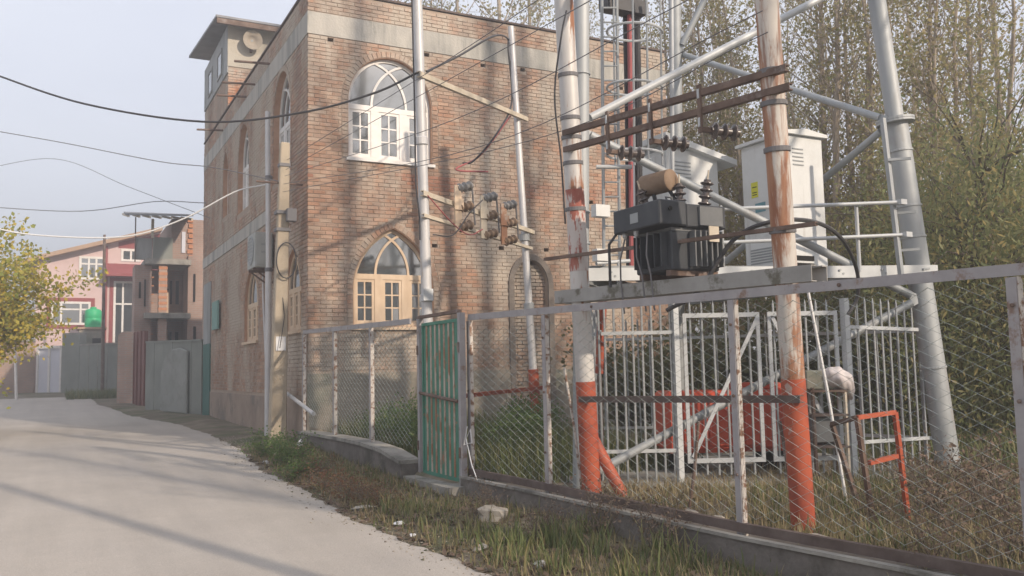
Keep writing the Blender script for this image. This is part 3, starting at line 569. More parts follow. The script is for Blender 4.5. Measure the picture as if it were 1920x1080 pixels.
for u in (25.3, 27.0): mb = MB(); wbox(mb, lface, u, u+.7, 10.15, 10.85, .021, .035); w_ = mb.build('window', 'glass', bld); mb = MB(); ribbon(mb, lface, [(u,10.15),(u+.7,10.15),(u+.7,10.85),(u,10.85)], .07, .02, .05, True); mb.build('frame', 'sheet_grey', w_)
A_ = np.array([3.72, 23.95, 11.25]); B_ = np.array([3.72, 29.4, 11.9]); C_ = np.array([7.6, 29.4, 11.9]); D_ = np.array([7.6, 23.95, 11.25])
mb = MB(); mb.prism([A_, D_, C_, B_], (0,0,.05))
for k in range(24):
    p = A_+(B_-A_)*((k+.5)/24); mb.bar(p+(.0,0,.06), p+(3.88,0,.06), .09, .03, side=(0,1,0))
rf = mb.build('tower_roof', 'roof_metal', bld)
mb = MB(); mb.box((3.74, 23.97, 11.1), (7.55, 24.05, 11.24)); mb.build('fascia_board', 'brown_steel', rf)
# loudspeaker horn on the tower
hc = hY(470, 80, TY0)
ls = thing('loudspeaker', hc+(0,-.02,0), 'round grey horn loudspeaker fixed high on the roof stair tower', 'loudspeaker')
MB().lathe(hc+(0,-.1,0), (0,-1,-.12), [(.04,0),(.06,.06),(.10,.13),(.17,.18),(.25,.205),(.265,.21),(.25,.198),(.16,.16),(.08,.11),(.035,.09)], 28).build('horn', 'plaster', ls, smooth=True)
MB().lathe(hc+(0,-.08,0), (0,-1,-.12), [(.07,-.02),(.075,.09),(.05,.11)], 16).build('driver', 'vent', ls, smooth=True)
MB().box(hc+(-.03,-.1,-.3), hc+(.03,-.003,-.05)).build('bracket', 'brown_steel', ls)
# air-conditioner unit on the shaded side
a0 = np.array([3.70, 18.6, 3.86])
ac = thing('air_conditioner', a0, 'grey outdoor air-conditioner unit hung on the shaded brick side above a window', 'air conditioner')
box_part('case', a0, a0+(.37, .78, .74), 'ac', ac, bevel=.012)
mb = MB(); c = a0+(.0, -.004, .0)
mb.box(a0+(.03,-.012,.06), a0+(.34,-.001,.69)); mb.build('side_panel', 'ac', ac)
for dz in (.30,.46): box_part('badge', a0+(.13,-.016,dz), a0+(.21,-.0121,dz+.04), 'vent', ac)
MB().lathe(a0+(-.004,.39,.38), (-1,0,0), [(.31,0),(.31,.012),(.27,.014),(.26,.004)], 28).build('fan_ring', 'vent', ac)
for k in range(7): r = .26; zz = -.22+k*.073; w = math.sqrt(r*r-zz*zz); box_part('fan_guard', a0+(-.016,.39-w,.38+zz-.008), a0+(-.006,.39+w,.38+zz+.008), 'ac', ac)
for yy in (.15, .62): MB().bar(a0+(.0,yy,-.03), a0+(.42,yy,-.03), .04, .05).bar(a0+(.05,yy,-.05), a0+(.42,yy,-.32), .03, .03).build('bracket', 'brown_steel', ac)
MB().tube([a0+(.3,.80,.3), a0+(.36,.9,.1), a0+(.37,.9,-.6), a0+(.37,.6,-2.0), a0+(.33,.3,-2.6)], .025, 8).build('drain_pipe', 'silver', ac)
# small green board by the side door
s0 = np.array([XB-.1, 25.2, 2.9]); sg = thing('notice_board', s0, 'small faded green board on the shaded side wall near the green door', 'sign')
box_part('board', s0, s0+(.05, .95, .78), 'sign_green', sg); box_part('batten', s0+(.051,.1,.1), s0+(.088,.2,.7), 'brown_steel', sg); box_part('batten', s0+(.051,.7,.1), s0+(.088,.8,.7), 'brown_steel', sg)
# ================================================================== far end of the street
def win_part(face, u0, u1, z0, z1, cuts, zbar, fm, parent, gm='glass', d=0.0, surround=None):
    mb = MB(); ribbon(mb, face, [(u0,z0),(u1,z0),(u1,z1),(u0,z1)], .12, d-.02, d+.05, True); w = mb.build('window', fm, parent)
    e = [u0]+cuts+[u1]
    for c in cuts: b = MB(); wbox(b, face, c-.05, c+.05, z0+.06, z1-.06, d-.01, d+.04); b.build('mullion', fm, w)
    if zbar:
        for a, b2 in zip(e[:-1], e[1:]): b = MB(); wbox(b, face, a+.06, b2-.06, zbar-.045, zbar+.045, d-.01, d+.038); b.build('transom', fm, w)
    for a, b2 in zip(e[:-1], e[1:]):
        for za, zb in (((z0, zbar), (zbar, z1)) if zbar else ((z0, z1),)):
            b = MB(); wbox(b, face, a+.05, b2-.05, za+.045, zb-.045, d-.004, d+.012); b.build('pane', gm, w)
    if surround: b = MB(); ribbon(b, face, [(u0-.16,z0-.16),(u1+.16,z0-.16),(u1+.16,z1+.16),(u0-.16,z1+.16)], .2, d-.01, d+.03, True); b.build('surround', surround, w)
    return w
# pink house
PY = 53.0; pf = Face((0, PY, 0), (1,0,0), (0,-1,0))
def uz(px, py, Y): p = hY(px, py, Y); return float(p[0]), float(p[2])
x0 = uz(66,600,PY)[0]; x1 = uz(300,600,PY)[0]
ph = thing('pink_house', ((x0+x1)/2, PY, .9), 'pink rendered house with maroon trim at the end of the street', 'house')
zl = uz(70,488,PY)[1]; zr = uz(250,447,PY)[1]; zr2 = zr+(zr-zl)*(x1-uz(250,447,PY)[0])/(uz(250,447,PY)[0]-x0)
mb = MB(); mb.prism([(x0,PY,.6),(x1,PY,.6),(x1,PY,zr2),(x0,PY,zl)], (0,8,0)); mb.build('wall', 'pink', ph)
mb = MB(); mb.prism([(x0-.7,PY-.7,zl-.25),(x1,PY-.7,zr2+.0),(x1,PY-.7,zr2+.22),(x0-.7,PY-.7,zl-.03)], (0,9,0)); mb.build('roof', 'eave', ph)
u0, zA = uz(150,522,PY); u1, zB = uz(195,484,PY); win_part(pf, u0, u1, zA, zB, [u0+(u1-u0)*.36, u0+(u1-u0)*.68], zB-.35, 'white_wood', ph)
u0, zA = uz(97,607,PY); u1, zB = uz(168,568,PY); win_part(pf, u0, u1, zA, zB, [u0+(u1-u0)*.24, u0+(u1-u0)*.76], zB-.36, 'white_wood', ph, surround='maroon')
u0, zA = uz(229,488,PY); u1, zB = uz(262,470,PY); win_part(pf, u0, u1, zA, zB, [(u0+u1)/2], None, 'white_wood', ph)
u0, zA = uz(213,650,PY); u1, zB = uz(262,530,PY); win_part(pf, u0, u1, zA, zB, [u0+(u1-u0)*.33], zA+(zB-zA)*.66, 'white_wood', ph, surround='maroon')
u0, zA = uz(198,512,PY); u1, zB = uz(300,497,PY); mb = MB(); mb.prism([(u0,PY-.01,zB),(u0,PY-1.1,zA-.1),(u0,PY-1.1,zA-.25),(u0,PY-.01,zA-.2)], (u1-u0,0,0)); mb.build('canopy', 'maroon', ph)
u0, zA = uz(222,470,PY); mb = MB(); mb.prism([(u0,PY-.02,zA+.15),(x1,PY-.02,zA+.15),(x1,PY-.02,zr2-.1),(u0,PY-.02,zr-.25)], (0,.016,0)); mb.build('gable_panel', 'maroon', ph)
u0 = uz(197,600,PY)[0]; mb = MB(); wbox(mb, pf, u0-.07, u0+.07, .9, zr-.5, .012, .10); mb.build('downpipe', 'maroon', ph)
# walls and gates below the pink house
def flat_wall(name, pxa, pya0, pya1, pxb, pyb0, pyb1, Da, Db, thick, m, label, cat, parts=None):
    a0 = hD(pxa, pya0, Da); b0 = hD(pxb, pyb0, Db); a1 = hD(pxa, pya1, Da); b1 = hD(pxb, pyb1, Db)
    a0[2] = road_z(a0[1])-.2; b0[2] = road_z(b0[1])-.2
    a1 = np.array([a0[0], a0[1], a1[2]]); b1 = np.array([b0[0], b0[1], b1[2]])
    d = unit((b0-a0)*(1,1,0)); n = np.array([-d[1], d[0], 0])
    base = (a0+b0)/2; base[2] += .2; t = thing(name, base, label, cat)
    MB().prism([a0, b0, b1, a1], n*thick).build('panel' if parts == 'gate' else 'wall_body', m, t)
    return t, a0, b0, a1, b1, n
t, a0, b0, a1, b1, n = flat_wall('compound_gate', 70, 733, 652, 114, 733, 651, 46, 45.5, .08, 'pale_gate', 'pale lilac sheet gate below the pink house', 'gate', 'gate')
for k in (0, .5, 1): p = a0+(b0-a0)*k; q = a1+(b1-a1)*k; MB().bar(p-n*.03, q-n*.03, .12, .09, side=b0-a0).build('frame_post', 'white_wood', t)
mb = MB(); mb.bar(a1-n*.05+(0,0,.02), b1-n*.05+(0,0,.02), .1, .14); mb.build('lintel', 'white_wood', t)
t, a0, b0, a1, b1, n = flat_wall('grey_pillar_wall', 114.5, 733, 628, 147, 733, 627, 44.5, 44, .4, 'wall_grey', 'dark grey rendered wall end beside the pale gate', 'wall')
MB().prism([a1+(0,0,.002), b1+(0,0,.002), b1+(0,0,.1), a1+(0,0,.1)], n*.44).build('coping', 'concrete', t)
t, a0, b0, a1, b1, n = flat_wall('grey_compound_wall', 148, 733, 648, 218, 733, 645, 43.5, 42, .22, 'wall_grey', 'low grey concrete compound wall under the green water tank', 'wall')
MB().prism([a1-n*.03+(0,0,.002), b1-n*.03+(0,0,.002), b1-n*.03+(0,0,.08), a1-n*.03+(0,0,.08)], n*.28).build('coping', 'concrete', t)
for k in range(1,4): p = a0+(b0-a0)*k/4; q = a1+(b1-a1)*k/4; MB().bar(p-n*.012, q-n*.012, .03, .02, side=b0-a0).build('joint_strip', 'concrete', t)
t, a0, b0, a1, b1, n = flat_wall('brick_gate_pillar', 219, 736, 632, 250, 736, 632, 35, 34.5, .6, 'far_brick', 'round-topped brick gate pillar left of the red-brown gate', 'pillar')
c = (a1+b1)/2; mb = MB(); w = np.linalg.norm(b1-a1)/2; dd = unit(b1-a1); mb.prism([c+dd*w*math.cos(math.pi*i/10)+np.array([0,0,.24*math.sin(math.pi*i/10)]) for i in range(11)], n*.6); mb.build('rounded_cap', 'far_brick', t)
t, a0, b0, a1, b1, n = flat_wall('red_brown_gate', 251, 737, 622, 272, 755, 620, 34.4, 31.2, .06, 'gate_maroon', 'red-brown steel gate between brick pillar and grey sheet wall', 'gate', 'gate')
for k in (.02, .33, .66, .98): p = a0+(b0-a0)*k; q = a1+(b1-a1)*k; MB().bar(p-n*.03, q-n*.03, .06, .05, side=b0-a0).build('rib', 'gate_maroon', t)
# grey sheet wall joining the big building
p0 = np.array([XB-.02, 28.3, road_z(28)-.2]); p1 = np.array([2.86, 32.3, road_z(32)-.2]); d = unit(p1-p0); n = np.array([-d[1], d[0], 0]); n = -n if n[0] > 0 else n
sw = thing('sheet_wall', (p0+p1)/2+(0,0,.2), 'grey sheet metal street wall with a bulging pale panel by the green door', 'wall')
L = np.linalg.norm(p1-p0); k = 0
for i in range(6):
    a = p0+d*(L*i/6+.01); b = p0+d*(L*(i+1)/6-.01); off = n*(.006*(i % 2))
    MB().prism([a+off, b+off, b+off+(0,0,2.5), a+off+(0,0,2.5)], n*.03).build('sheet', 'wall_grey', sw)
cc = p0+d*L*.42+n*.06; pr = [cc-d*.95+(0,0,.25), cc+d*.95+(0,0,.25), cc+d*.95+(0,0,1.5), cc+d*.7+(0,0,2.0), cc+d*.2+(0,0,2.25), cc-d*.4+(0,0,2.3), cc-d*.95+(0,0,2.2)]
MB().prism(pr, n*.09).build('bulging_panel', 'panel_grey', sw, bevel=.03)
MB().bar(p0+(0,0,2.52)+n*.02, p1+(0,0,2.52)+n*.02, .08, .06).build('top_rail', 'wall_grey', sw)
# unfinished brick house
HY = 38.5; hf = Face((0, HY, 0), (1,0,0), (0,-1,0))
def hu(px, py=560): return float(hY(px, py, HY)[0])
def hz2(py, px=310): return float(hY(px, py, HY)[2])
bh = thing('unfinished_brick_house', (hu(310), HY, .7), 'unfinished three-storey brick house with open balconies and a sheet canopy on its roof', 'house')
zs1, zs2, ztp = hz2(592), hz2(492), hz2(445); ux = [hu(252), hu(284), hu(352), 7.6]
box_part('left_wall', (ux[0], HY, .4), (ux[1], HY+1.2, zs2-.14), 'far_brick_dark', bh)
box_part('right_wall', (ux[2], HY, .4), (ux[3], HY+6, hz2(478)), 'far_brick_dark', bh)
box_part('recess_wall', (ux[1]+.01, HY+1.6, .4), (ux[2]-.01, HY+1.9, zs2-.15), 'far_brick_dark', bh)
for zz, nm in ((zs1, 'balcony_slab'), (zs2, 'terrace_slab')): box_part(nm, (ux[0]+.35, HY-.5, zz-.13), (ux[2]+.06, HY+1.595, zz+.09), 'concrete', bh)
cx0, cx1 = hu(296), hu(311)
for za, zb in ((.5, zs1-.135), (zs1+.095, zs2-.135)):
    o = box_part('column', (cx0, HY-.35, za), (cx1, HY+.05, zb), 'far_brick', bh)
    k = za+.1
    while k < zb-.1: box_part('proud_brick', (cx0-.015, HY-.365, k), (cx1+.015, HY-.30, k+.11), 'orange_brick' if za > 3 else 'far_brick', o); k += .24
for za, zb in ((.8, zs1-.5), (zs1+.095, zs2-.5)):
    o = box_part('door', (hu(313), HY+1.5, za), (hu(323), HY+1.59, zb), 'raw_wood', bh); box_part('handle', (hu(321), HY+1.47, za+1), (hu(321)+.06, HY+1.499, za+1.15), 'dark', o)
    for a, b in ((327,331),(338,344)): box_part('window', (hu(a), HY+1.56, za+.5), (hu(b), HY+1.59, zb-.1), 'dark', bh)
    k = za+.4
    while k < zb: box_part('rail_bar', (hu(283), HY-.02, k), (hu(288), HY+.01, k+.05), 'orange_brick', bh); k += .35
for a, b, c, d2 in ((260,264,530,560),(270,273,525,575),(362,366,512,565),(363,368,612,645)): box_part('slit_window', (hu(a), HY-.03, hz2(d2)), (hu(b), HY-.002, hz2(c)), 'dark', bh)
box_part('parapet', (ux[0], HY+.05, zs2+.1), (hu(284), HY+.25, hz2(448)), 'sheet_grey', bh)
box_part('parapet', (hu(284)+.01, HY-.1, zs2+.1), (hu(322), HY+.1, hz2(446)), 'wall_grey', bh)
tr = box_part('terrace_room', (hu(321)+.01, HY+.15, zs2+.1), (7.2, HY+5, hz2(408)), 'far_brick_dark', bh)
box_part('curtain', (hu(340), HY+.10, hz2(472)), (hu(347), HY+.145, hz2(432)), 'pale_gate', tr)
k = zs2+.2; i = 0
while k < hz2(410): box_part('quoin', (hu(353)-(.05 if i % 2 else 0), HY+.08, k), (hu(361), HY+.149, k+.16), 'orange_brick', tr); k += .22; i += 1
za, zb = hz2(424), hz2(404)
mb = MB(); mb.prism([(hu(228), HY-1.4, hz2(418)), (hu(352), HY-1.4, hz2(418)+.1), (hu(352), HY+2.2, hz2(399)+.3), (hu(236), HY+2.2, hz2(399)+.25)], (0,0,.08)); rfc = mb.build('canopy_roof', 'roof_metal', bh)
for k in range(7): x = hu(234)+k*(hu(350)-hu(234))/6; MB().bar((x, HY-1.35, hz2(418)-.02), (x, HY+2.1, hz2(399)+.2), .06, .09).build('rafter', 'arm_wood', rfc)
box_part('canopy_post', (hu(281), HY-.2, hz2(448)), (hu(286), HY-.05, hz2(413)), 'arm_wood', bh); box_part('canopy_post', (hu(251), HY+.0, zs2), (hu(253), HY+.12, hz2(410)), 'brown_steel', bh)
# green water tank on a cream wall
WY = 50.5; u0, zA = uz(159,613,WY); u1, zB = uz(192,577,WY); c = np.array([(u0+u1)/2, WY+.6, zA]); r = (u1-u0)/2
cw = thing('cream_shed', (c[0], WY+.3, 1), 'cream walled shed under the green water tank', 'shed')
ua, zC = uz(148,650,WY); ub, _ = uz(196,616,WY)
box_part('wall', (ua, WY, .6), (ub, WY+1.6, zA-.12), 'plaster', cw); box_part('roof', (ua-.1, WY-.1, zA-.119), (ub+.1, WY+1.7, zA-.005), 'eave', cw)
ua, zC = uz(173,645,WY); ub, zD = uz(189,634,WY); wv = box_part('opening', (ua, WY-.02, zC), (ub, WY-.003, zD), 'dark', cw)
tk = thing('water_tank', c, 'bright green plastic water tank standing on a cream shed', 'water tank'); Ht = zB-zA
MB().lathe(c, (0,0,1), [(r,0),(r,.05*Ht),(r*.97,.08*Ht),(r,.12*Ht),(r,.45*Ht),(r*.97,.48*Ht),(r,.51*Ht),(r,.84*Ht),(r*.86,.93*Ht),(r*.4,.99*Ht)], 28).build('body', 'tank_green', tk, smooth=True)
MB().lathe(c+(0,0,.99*Ht), (0,0,1), [(r*.38,0),(r*.38,.07*Ht),(r*.2,.09*Ht)], 20).build('lid', 'tank_green', tk)
# thin street pole by the tank, left brick wall behind the tree, white post
def upole(px0, py0, px1, py1, D, r0, r1, name, label, m, cat='pole', n=12):
    b = hD(px0, py0, D); b[2] = gz(b[0], b[1])-.05; tpt = hD(px1, py1, D); o = MB().tube([b, tpt], r0, n, r_end=r1).build(name, m, None, loc=b, smooth=True)
    return tag(o, label, cat), b, tpt
upole(192, 735, 196, 440, 42, .09, .06, 'street_pole', 'thin dark pole in front of the green water tank', 'brown_steel')
upole(31, 740, 28, 640, 38, .06, .05, 'white_post', 'slim white post beneath the yellowing tree', 'white_wood')
t, a0, b0, a1, b1, n = flat_wall('stall_wall', -60, 735, 640, 64, 735, 640, 44, 46, .3, 'far_brick', 'brown brick wall half hidden behind the yellowing tree', 'wall')
MB().prism([a1-n*.1+(0,0,.002), b1-n*.1+(0,0,.002), b1-n*.1+(0,0,.12), a1-n*.1+(0,0,.12)], n*.5).build('coping', 'concrete', t)
# ================================================================== boundary walls, chain-link fences, gate
def chain(mb, p, q, h0, h1, pitch=.088, r=.0028):
    # chain-link between ground points p and q, from height h0 to h1 above their z
    p = np.asarray(p, float); q = np.asarray(q, float); L = np.linalg.norm((q-p)[:2]); d = (q-p)/L; n = int(L/pitch)
    side = unit(np.array([-d[1], d[0], 0])); step = pitch/2; m = int((h1-h0)/step)
    for i in range(n):
        pts = []
        for k in range(m+1):
            s = (i+((k+i) % 2)*1.04-.02)*pitch
            if s > L: s = L
            bow = .012*math.sin(s*2.1+k*.13)
            pts.append(p+d*s+np.array([0,0,h0+k*(h1-h0)/m])+side*(.003*(1 if (i+k) % 2 else -1)+bow))
        mb.tube(pts, r, 3, cap=False)
def angle_post(mb, b, t, w=.05, th=.006, ax=(1,0,0), ay=(0,1,0)):     # L-section post
    b = np.asarray(b, float); t = np.asarray(t, float); ax = np.asarray(ax, float); ay = np.asarray(ay, float); c = (b+t)/2; h = (t-b)/2
    mb.obox(c+ax*w/2, ax*w/2, ay*th/2, h); mb.obox(c+ay*(w/2+th/2), ax*th/2, ay*w/2, h)
def wtop(Y): return float(np.interp(Y, [-3,5.25,8.1,9.4], [.33,.34,.40,.42]))
# right wall and fence
YR0, YR1 = -2.0, 9.28
bw = thing('boundary_wall', (fx(3.5), 3.5, .05), 'low dark concrete wall under the long chain-link fence on the right', 'wall')
mb = MB(); ysr = np.arange(YR0, YR1+.01, .47); P = []
for i in range(len(ysr)-1):
    y0, y1 = ysr[i], ysr[i+1]; 
    a = [(fx(y0)-.13, y0, -.2), (fx(y0)+.13, y0, -.2), (fx(y0)+.13, y0, wtop(y0)), (fx(y0)-.13, y0, wtop(y0))]; b = [(fx(y1)-.13, y1, -.2), (fx(y1)+.13, y1, -.2), (fx(y1)+.13, y1, wtop(y1)), (fx(y1)-.13, y1, wtop(y1))]
    mb.add(a+b, [(0,1,5,4),(1,2,6,5),(2,3,7,6),(3,0,4,7)]+([(3,2,1,0)] if i == 0 else [])+([(4,5,6,7)] if i == len(ysr)-2 else []))
mb.build('wall_body', 'wall_dark', bw)
def strip_y(name, m, parent, dx0, dx1, dz0, dz1):
    yy = [YR0, 1.0, 3.0, 5.25, 6.7, 8.1, YR1]; mb = MB(); pv = []
    for y in yy: pv += [(fx(y)+dx0, y, wtop(y)+dz0), (fx(y)+dx1, y, wtop(y)+dz0), (fx(y)+dx1, y, wtop(y)+dz1), (fx(y)+dx0, y, wtop(y)+dz1)]
    k = len(yy)-1; mb.add(pv, [f for i in range(k) for f in [(4*i+q, 4*i+(q+1)%4, 4*i+4+(q+1)%4, 4*i+4+q) for q in range(4)]]+[(3,2,1,0),(4*k,4*k+1,4*k+2,4*k+3)]); return mb.build(name, m, parent)
strip_y('ledge', 'concrete', bw, -.15, -.09, .002, .028)
rf = thing('chain_link_fence', (fx(3.5), 3.5, .35), 'long chain-link fence with lilac-grey top rail in front of the transformer poles', 'fence')
T0, T1 = np.array([fx(YR1), YR1, 2.245]), np.array([fx(YR0), YR0, 2.08])
def rz(Y): return 2.245+(2.08-2.245)*(YR1-Y)/(YR1-YR0)
mb = MB(); mb.obox((T0+T1)/2, (T1-T0)/2, np.array([.006,0,0]), np.array([0,0,.035])); mb.obox((T0+T1)/2+(.03,0,.030), (T1-T0)/2, np.array([.024,0,0]), np.array([0,0,.005])); mb.build('top_rail', 'fence_grey', rf)
strip_y('bottom_rail', 'brown_rail', rf, -.03, .02, .03, .10)
for Y in (9.24, 7.75, 5.25, 3.12, .9):
    x = fx(Y); lean = (-.012, .0, 0)
    mb = MB(); mb.obox((x+.012, Y, (wtop(Y)+rz(Y)-.04)/2), (.02,0,0), (0,.004,0), (0,0,(rz(Y)-.04-wtop(Y))/2)); o = mb.build('post', 'fence_white', rf)
    mb = MB(); mb.obox((x-.012, Y+.036, (wtop(Y)+rz(Y)-.042)/2), (.004,0,0), (0,.032,0), (0,0,(rz(Y)-.042-wtop(Y))/2)); mb.build('post_flange', 'fence_grey', o)  # shaded leg of the angle: its shade is painted in, the sunlit plate stays white
    for z in (.8, 1.4, 1.95): MB().lathe((x-.022, Y+.03, z), (-1,0,0), [(.012,0),(.012,.01),(.006,.012)], 8).build('bolt', 'brown_steel', o)
for Y in (7.0, 4.3, 2.2): MB().lathe((fx(Y)-.008, Y, rz(Y)), (-1,0,0), [(.014,0),(.014,.01),(.006,.012)], 8).build('rail_bolt', 'brown_steel', rf)
mb = MB(); chain(mb, (fx(9.2)+.03, 9.2, 0), (fx(1.0)+.03, 1.0, 0), .47, 2.10); o = mb.build('chain_link', 'wire_mesh', rf); tag(o, kind='stuff')
# left wall and fence
lw = thing('boundary_wall', (4.05, 13.2, .3), 'grey concrete wall under the short fence between gate and brick building', 'wall')
pts = [(10.62,.47),(11.3,.56),(12.2,.60),(13.5,.60),(15.0,.58),(15.88,.56)]
mb = MB(); pv = []
for y, z in pts: pv += [(3.93,y,-.1),(4.17,y,-.1),(4.17,y,z),(3.93,y,z)]
mb.add(pv, [f for i in range(len(pts)-1) for f in [(4*i+k, 4*i+(k+1)%4, 4*i+4+(k+1)%4, 4*i+4+k) for k in range(4)]]+[(3,2,1,0),(20,21,22,23)]); mb.build('wall_body', 'wall_dark', lw)
mb = MB(); pv = []
for y, z in pts: pv += [(3.90,y,z+.002),(4.19,y,z+.002),(4.19,y,z+.05),(3.90,y,z+.05)]
mb.add(pv, [f for i in range(len(pts)-1) for f in [(4*i+k, 4*i+(k+1)%4, 4*i+4+(k+1)%4, 4*i+4+k) for k in range(4)]]+[(3,2,1,0),(20,21,22,23)]); mb.build('ledge', 'concrete', lw)
box_part('buttress', (3.84, 15.2, .05), (3.925, 15.45, .56), 'concrete', lw)
lf = thing('chain_link_fence', (4.05, 13.2, .62), 'short chain-link fence panel left of the green gate before the brick building', 'fence')
def lz(Y): return float(np.interp(Y, [10.5, 15.95], [2.27, 2.38]))
def lb(Y): return float(np.interp(Y, [p[0] for p in pts], [p[1] for p in pts]))+.05
mb = MB(); mb.obox((4.05, 13.25, (lz(10.55)+lz(15.95))/2), (0,2.70,(lz(15.95)-lz(10.55))/2), (.012,0,0), (0,0,.035)); mb.build('top_rail', 'fence_grey', lf)
for Y in (15.9, 13.95, 12.1):
    o = MB().obox((4.06, Y, (lb(Y)+lz(Y)-.036)/2), (.026,0,0), (0,.004,0), (0,0,(lz(Y)-.036-lb(Y))/2)).build('post', 'fence_white', lf)
    MB().obox((4.03, Y+.03, (lb(Y)+lz(Y)-.038)/2), (.004,0,0), (0,.026,0), (0,0,(lz(Y)-.038-lb(Y))/2)).build('post_flange', 'fence_grey', o)  # shade of this leg put into its greyer colour
mb = MB(); chain(mb, (4.09, 10.65, 0), (4.09, 15.85, 0), .68, 2.26, pitch=.08); o = mb.build('chain_link', 'wire_mesh', lf); tag(o, kind='stuff')
# green ribbed gate
gt = thing('gate', (4.2, 9.9, .3), 'narrow green ribbed steel gate with rusting strips between the two fences', 'gate')
gy0, gy1, gz0, gz1 = 9.36, 10.48, .36, 2.24
for Y, nm in ((10.56,'gate_post'),(9.28,'gate_post')):
    o = box_part(nm, (4.15, Y-.035, .1), (4.22, Y+.035, 2.30), 'fence_grey', gt)
    for z in (.7, 1.9): MB().tube([(4.14,Y+(.0 if Y > 10 else 0),z-.06),(4.14,Y,z+.06)], .012, 8).build('hinge', 'brown_steel', o)
box_part('lintel_bar', (4.155, 9.32, 2.302), (4.215, 10.6, 2.34), 'brown_steel', gt)
for a, b in (((4.17,gy0,gz1-.04),(4.205,gy1,gz1)), ((4.17,gy0,gz0),(4.205,gy1,gz0+.04))): box_part('frame_rail', a, b, 'gate_green', gt)
for Y in (gy0, gy1-.035): box_part('frame_stile', (4.171, Y, gz0+.041), (4.204, Y+.035, gz1-.041), 'gate_green', gt)
n = 15; wst = (gy1-gy0-.08)/n
for k in range(n):
    y = gy0+.04+wst*k
    if k % 2 == 0: o = box_part('slat', (4.184, y-wst*.16, gz0+.042), (4.198, y+wst*1.16, gz1-.042), 'gate_green', gt)
    else: o = MB().prism([(4.196,y+wst*.17,gz0+.042),(4.177,y+wst*.2,gz0+.042),(4.177,y+wst*.8,gz0+.042),(4.196,y+wst*.83,gz0+.042)], (0,0,gz1-gz0-.084)).build('rib', 'gate_rust', gt)
MB().tube([(4.15,gy0-.03,1.28),(4.15,gy1+.02,1.36)], .02, 10).build('bolt_bar', 'brown_steel', gt)
mb = MB(); mb.box((3.95, 9.18, .0), (4.45, 10.60, .33)); gs = mb.build('gate_sill', 'concrete', None, loc=(4.2,9.9,.1)); tag(gs, 'cracked concrete step under the green gate', 'step')
# plastic rope tied on the gate post
pr = [hX(x, y, 4.12) for x, y in ((876,800),(870,835),(885,830),(882,805),(874,822),(884,870),(895,900))]
tag(MB().tube(pr, .006, 6).build('rope', 'cable_white', None, loc=pr[0]), 'white rope knotted round the gate post', 'rope')
# ================================================================== street poles by the brick building
b = np.array([3.75, 16.75, road_z(16.7)]); t_ = np.array([3.76, 16.2, 5.92])
cp = thing('utility_pole', b, 'cream square concrete utility pole beside the brick corner', 'pole')
d = t_-b; mb = MB()
def sq(c, h): return [c+(-h,-h*.8,0), c+(h,-h*.8,0), c+(h,h*.8,0), c+(-h,h*.8,0)]
P = sq(b-(0,0,.3), .155)+sq(t_, .085); mb.add(P, [(3,2,1,0),(4,5,6,7),(0,1,5,4),(1,2,6,5),(2,3,7,6),(3,0,4,7)]); mb.build('shaft', 'pole_concrete', cp, bevel=.015)
def along(z): return b+d*((z-b[2])/d[2])
for z, r in ((4.62,.135),(4.30,.13),(5.5,.10)): c = along(z); MB().box(c+(-r,-r*.9,-.03), c+(r,r*.9,.03)).build('clamp_band', 'cable_grey', cp)
c = along(4.55); MB().box(c+(.02,-.28,-.12), c+(.2,-.14,.12)).build('junction_box', 'cable_grey', cp, bevel=.01)
c = along(3.72); MB().tube([c+(.18*math.cos(a)+.05,-.17-.02*math.sin(a),.33*math.sin(a)) for a in np.linspace(.3,6.6,24)], .012, 6).build('cable_coil', 'cable', cp)
c = along(5.05); MB().tube([c+(-.5,.0,.12), c+(.5,0,.12)], .02, 8).build('crossarm', 'brown_steel', cp)
c = along(2.2); MB().box(c+(-.09,-.135,-.14), c+(.09,-.121,.12)).build('notice', 'litter', cp)
c = along(3.0); MB().tube([c+(.0,-.10,.2), c+(.05,-.125,-.3), c+(-.04,-.13,-.9)], .008, 6).build('wire_drop', 'cable', cp)
b2 = np.array([3.86, 18.02, road_z(18)]); 
mp_ = thing('steel_pole', b2, 'slim silver steel pole standing left of the concrete utility pole', 'pole')
MB().tube([b2-(0,0,.2), b2+(.0,.0,3.4)], .065, 16).build('lower_tube', 'silver', mp_, smooth=True)
MB().tube([b2+(0,0,3.38), b2+(-.02,.05,6.7)], .052, 16).build('upper_tube', 'silver', mp_, smooth=True)
for z in (3.4, 5.3): MB().lathe(b2+(-.0,0,z-.04), (0,0,1), [(.07,0),(.075,.01),(.075,.07),(.07,.08)], 16).build('collar', 'cable_grey', mp_)
s0, s1 = hX(535,735,4.0), hX(588,776,3.86); tag(MB().tube([s0, s1], .035, 10).build('stay_pipe', 'silver', None, loc=s0), 'loose silver pipe slanting beside the concrete pole', 'pipe')
